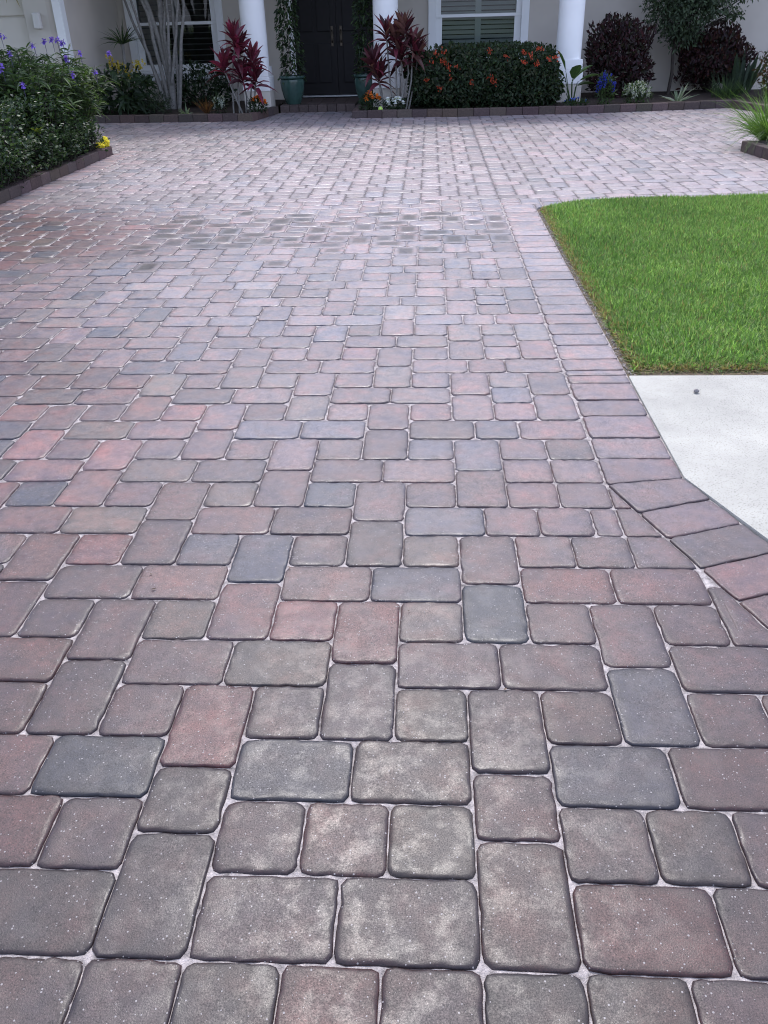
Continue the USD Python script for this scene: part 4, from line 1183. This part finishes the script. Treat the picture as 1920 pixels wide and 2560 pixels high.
# small tree
rng = np.random.default_rng(309)
t = thing('small_tree', 'small leafy tree on a slim trunk before the shaded right wall', 'tree', (4.28, 14.6, BED_Z))
MB().tube([(0, 0, -0.04), (0.02, 0, 0.3), (0, 0.02, 0.6), (0.05, 0, 1.0), (0.02, 0, 1.6)], 0.03, 0.018, 8).build('trunk', 'bark_dark', t, smooth=True)
mb = MB()
st = MB()
cl = [((0.0, 0, 1.25), (0.52, 0.45, 0.42), 1500), ((0.42, -0.1, 1.35), (0.40, 0.4, 0.36), 900), ((-0.25, 0, 1.60), (0.42, 0.4, 0.35), 700), ((0.5, 0, 1.75), (0.55, 0.45, 0.4), 900), ((0.1, 0, 0.88), (0.30, 0.3, 0.22), 380), ((0.95, 0, 1.42), (0.24, 0.2, 0.14), 120), ((0.85, 0, 1.12), (0.18, 0.2, 0.10), 70)]
for c, r, n_ in cl:
    q, nr = blob_points(rng, n_ * 2, c, r, 2.0, 0.8, 0.5, int(n_))
    leaves(mb, q, nr * 0.6 + rng.normal(0, 0.7, q.shape), rng.uniform(0.035, 0.07, len(q)), rng.uniform(0.018, 0.03, len(q)), tones(rng, len(q), [(0.05, 0.075, 0.04), (0.07, 0.10, 0.055), (0.035, 0.055, 0.03)], 0.25), 'oval', 0.3, 0.15, face=nr * 0.6 + [0, 0, 0.5])
    stems_to(st, rng, (0.03, 0, 0.7), q[rng.integers(0, len(q), 9)], 0.007)
mb.build('crown', 'leaf', t)
st.build('branches', 'bark_dark', t, smooth=True)
strappy('broad_leaf_plant', 'cluster of tall upright grey green leaves beside the right maroon shrub', 'plant', (5.45, 14.7, BED_Z), 34, (0.45, 0.82), (0.07, 0.12), [(0.05, 0.075, 0.05), (0.065, 0.09, 0.06)], 310, (0.05, 0.45), (0.0, 0.15), 'leaf', 0.22, None, 'lance')
strappy('tall_grass', 'loose tuft of thin grass before the tall upright leaves', 'grass clump', (5.0, 13.9, BED_Z), 260, (0.30, 0.52), (0.005, 0.009), DARKG + MIDG, 311, (0.05, 0.8), (0.05, 0.6), rad=0.25)
strappy('fountain_grass', 'bright green arching grass clump in the right bed at the frame edge', 'grass clump', (3.93, 8.72, BED_Z), 720, (0.55, 1.05), (0.004, 0.008), [(0.07, 0.14, 0.03), (0.10, 0.17, 0.045), (0.05, 0.10, 0.025)], 312, (0.1, 1.3), (0.15, 0.85), 'grass', 0.10)
leafshrub('bronze_shrub', 'brownish leaved shrub at the right frame edge above the bright grass', 'shrub', (5.72, 13.6, 0.45), (0.36, 0.4, 0.42), 900, (0.05, 0.08), (0.025, 0.04), [(0.10, 0.055, 0.025), (0.07, 0.04, 0.02), (0.05, 0.06, 0.025)], 313)

# palm beyond the frame's left edge whose yellowing frond tips hang into view
rng = np.random.default_rng(401)
t = thing('palm_tree', 'palm whose yellowing frond tips hang in at the top left corner', 'palm', (-5.2, 8.4, 0))
MB().tube([(0, 0, -0.05), (0.05, 0, 1.0), (0.02, 0.05, 2.0), (0.05, 0, 2.9)], 0.13, 0.09, 12).build('trunk', 'bark_pale', t, smooth=True)
for k in range(27):
    a = k * 2.4
    el = 1.25 - 1.1 * k / 27
    s = np.linspace(0, 1, 12)
    L = 2.5
    dx, dz = L * s * math.cos(el) * 0.95, L * s * math.sin(el) - 1.35 * s ** 2.2
    if k == 26:
        a, dx, dz = 0.12, 1.42 * s, 0.35 * s - 1.55 * s ** 2.4
    mid = np.c_[0.05 + math.cos(a) * dx, math.sin(a) * dx, 2.9 + dz]
    m = MB()
    m.tube(mid, 0.014, 0.004, 5, (0.13, 0.14, 0.05))
    nn = 64
    si = np.linspace(0.12, 1, nn)
    P = np.stack([np.interp(si, s, mid[:, j]) for j in range(3)], 1)
    tg = unit(np.gradient(P, axis=0))
    sd = unit(np.cross(tg, [0, 0, 1.0]))
    sg = np.where(np.arange(nn) % 2 == 0, 1, -1)[:, None]
    leaves(m, P, sd * sg + tg * 0.8 - [0, 0, 0.35], np.interp(si, [0.12, 0.5, 1], [0.3, 0.5, 0.25]), 0.024, tones(rng, nn, [(0.24, 0.17, 0.06), (0.18, 0.14, 0.05)] if k == 26 else MIDG), 'strap', 0.35, 0.2)
    m.build('frond', 'leaf', t)

# broad tree just beyond the left edge: its crown hangs above the frame and darkens the left of the drive
rng = np.random.default_rng(405)
t = thing('shade_tree', 'leafy tree behind the purple flowered shrub, crown above the picture', 'tree', (-6.3, 10.5, 0))
MB().tube([(0, 0, -0.05), (0.1, 0, 0.8), (0.25, -0.05, 1.6), (0.7, -0.1, 2.6)], 0.11, 0.06, 10).build('trunk', 'bark_dark', t, smooth=True)
mb, st = MB(), MB()
for c, r, n_ in [((1.1, -0.3, 3.3), (1.8, 1.5, 1.4), 6500), ((-0.4, 0.2, 4.2), (1.9, 1.6, 1.7), 4600), ((1.0, 0.0, 5.0), (1.6, 1.5, 1.2), 4000), ((2.0, -0.7, 2.6), (0.9, 0.9, 0.75), 2200)]:
    q, nr = blob_points(rng, n_, c, r, 2.0, 0.7, 0.4, n_, zmin=1.8)
    leaves(mb, q, nr * 0.4 + rng.normal(0, 0.7, q.shape), rng.uniform(0.08, 0.14, len(q)), rng.uniform(0.04, 0.065, len(q)), tones(rng, len(q), DARKG + MIDG), 'oval', 0.3, 0.15, face=nr * 0.4 + [0, 0, 0.7])
    stems_to(st, rng, (0.6, -0.1, 2.4), q[rng.integers(0, len(q), 12)], 0.02)
mb.build('crown', 'leaf', t)
st.build('branches', 'bark_dark', t, smooth=True)

# yellow crumpled cloth on the corner of the left edging
rng = np.random.default_rng(402)
t = thing('yellow_cloth', 'crumpled bright yellow cloth on the end of the left edging', 'cloth', (-3.30, 9.22, 0.086))
for (cx, cy, r, hh) in [(-0.02, -0.05, 0.062, 0.045), (0.01, 0.04, 0.055, 0.085)]:
    s = trimesh.creation.icosphere(subdivisions=4)
    v = s.vertices
    d = 0.75 + 0.9 * (fbm(v * 2.6 + [cx * 50, 0, 3], 4, 6) - 0.35)
    d = d + 0.10 * np.abs(np.sin(v[:, 0] * 7 + 3 * v[:, 2] + 4 * fbm(v * 1.7, 2, 8)))
    vv = v * d[:, None] * [r, r, hh * 0.7] + [cx, cy, hh * 0.55]
    vv[:, 2] = np.maximum(vv[:, 2], 0.001)
    MB().add(vv, s.faces).build('fold', 'yellow_cloth', t, smooth=True)

# small loose things
s = trimesh.creation.icosphere(subdivisions=2)
v = s.vertices * (0.8 + 0.5 * fbm(s.vertices * 1.5, 2, 2))[:, None] * [0.010, 0.008, 0.008]
tp = thing('pebble', 'small dark pebble lying alone on the pale concrete', 'pebble', (1.416, 2.283, 0.009))
MB().add(v, s.faces).build('stone', 'stone', tp, smooth=True)
rng = np.random.default_rng(403)
mb = MB()
for _ in range(70):
    x, yy = (rng.uniform(1.5, 4.9), rng.uniform(8.5, 12.7)) if rng.random() < 0.6 else (rng.uniform(-3.0, 1.5), rng.uniform(9, 12.6))
    if 3.5 < x and yy < 8.8:
        continue
    a = rng.uniform(0, 6.28)
    leaves(mb, [(x, yy, 0.004)], [(math.cos(a), math.sin(a), 0.15)], rng.uniform(0.012, 0.028), 0.014, [np.array((0.55, 0.50, 0.42)) * rng.uniform(0.4, 1.2)], 'oval', 0.1, 0.2)
for _ in range(46):
    x, yy = rng.uniform(-2.6, 1.15), rng.uniform(0.3, 8.0)
    a = rng.uniform(0, 6.28)
    leaves(mb, [(x, yy, 0.004)], [(math.cos(a), math.sin(a), 0.12)], rng.uniform(0.005, 0.016), rng.uniform(0.002, 0.006), [np.array((0.11, 0.075, 0.05)) * rng.uniform(0.4, 1.5)], 'oval', 0.1, 0.2)
mb.build('leaf_litter', 'gravel', label='scattered fallen petals and leaf crumbs on the paving', cat='litter', kind='stuff')

tag(dome.GetPrim(), 'hazy bright daylight sky', 'sky', None, 'structure')
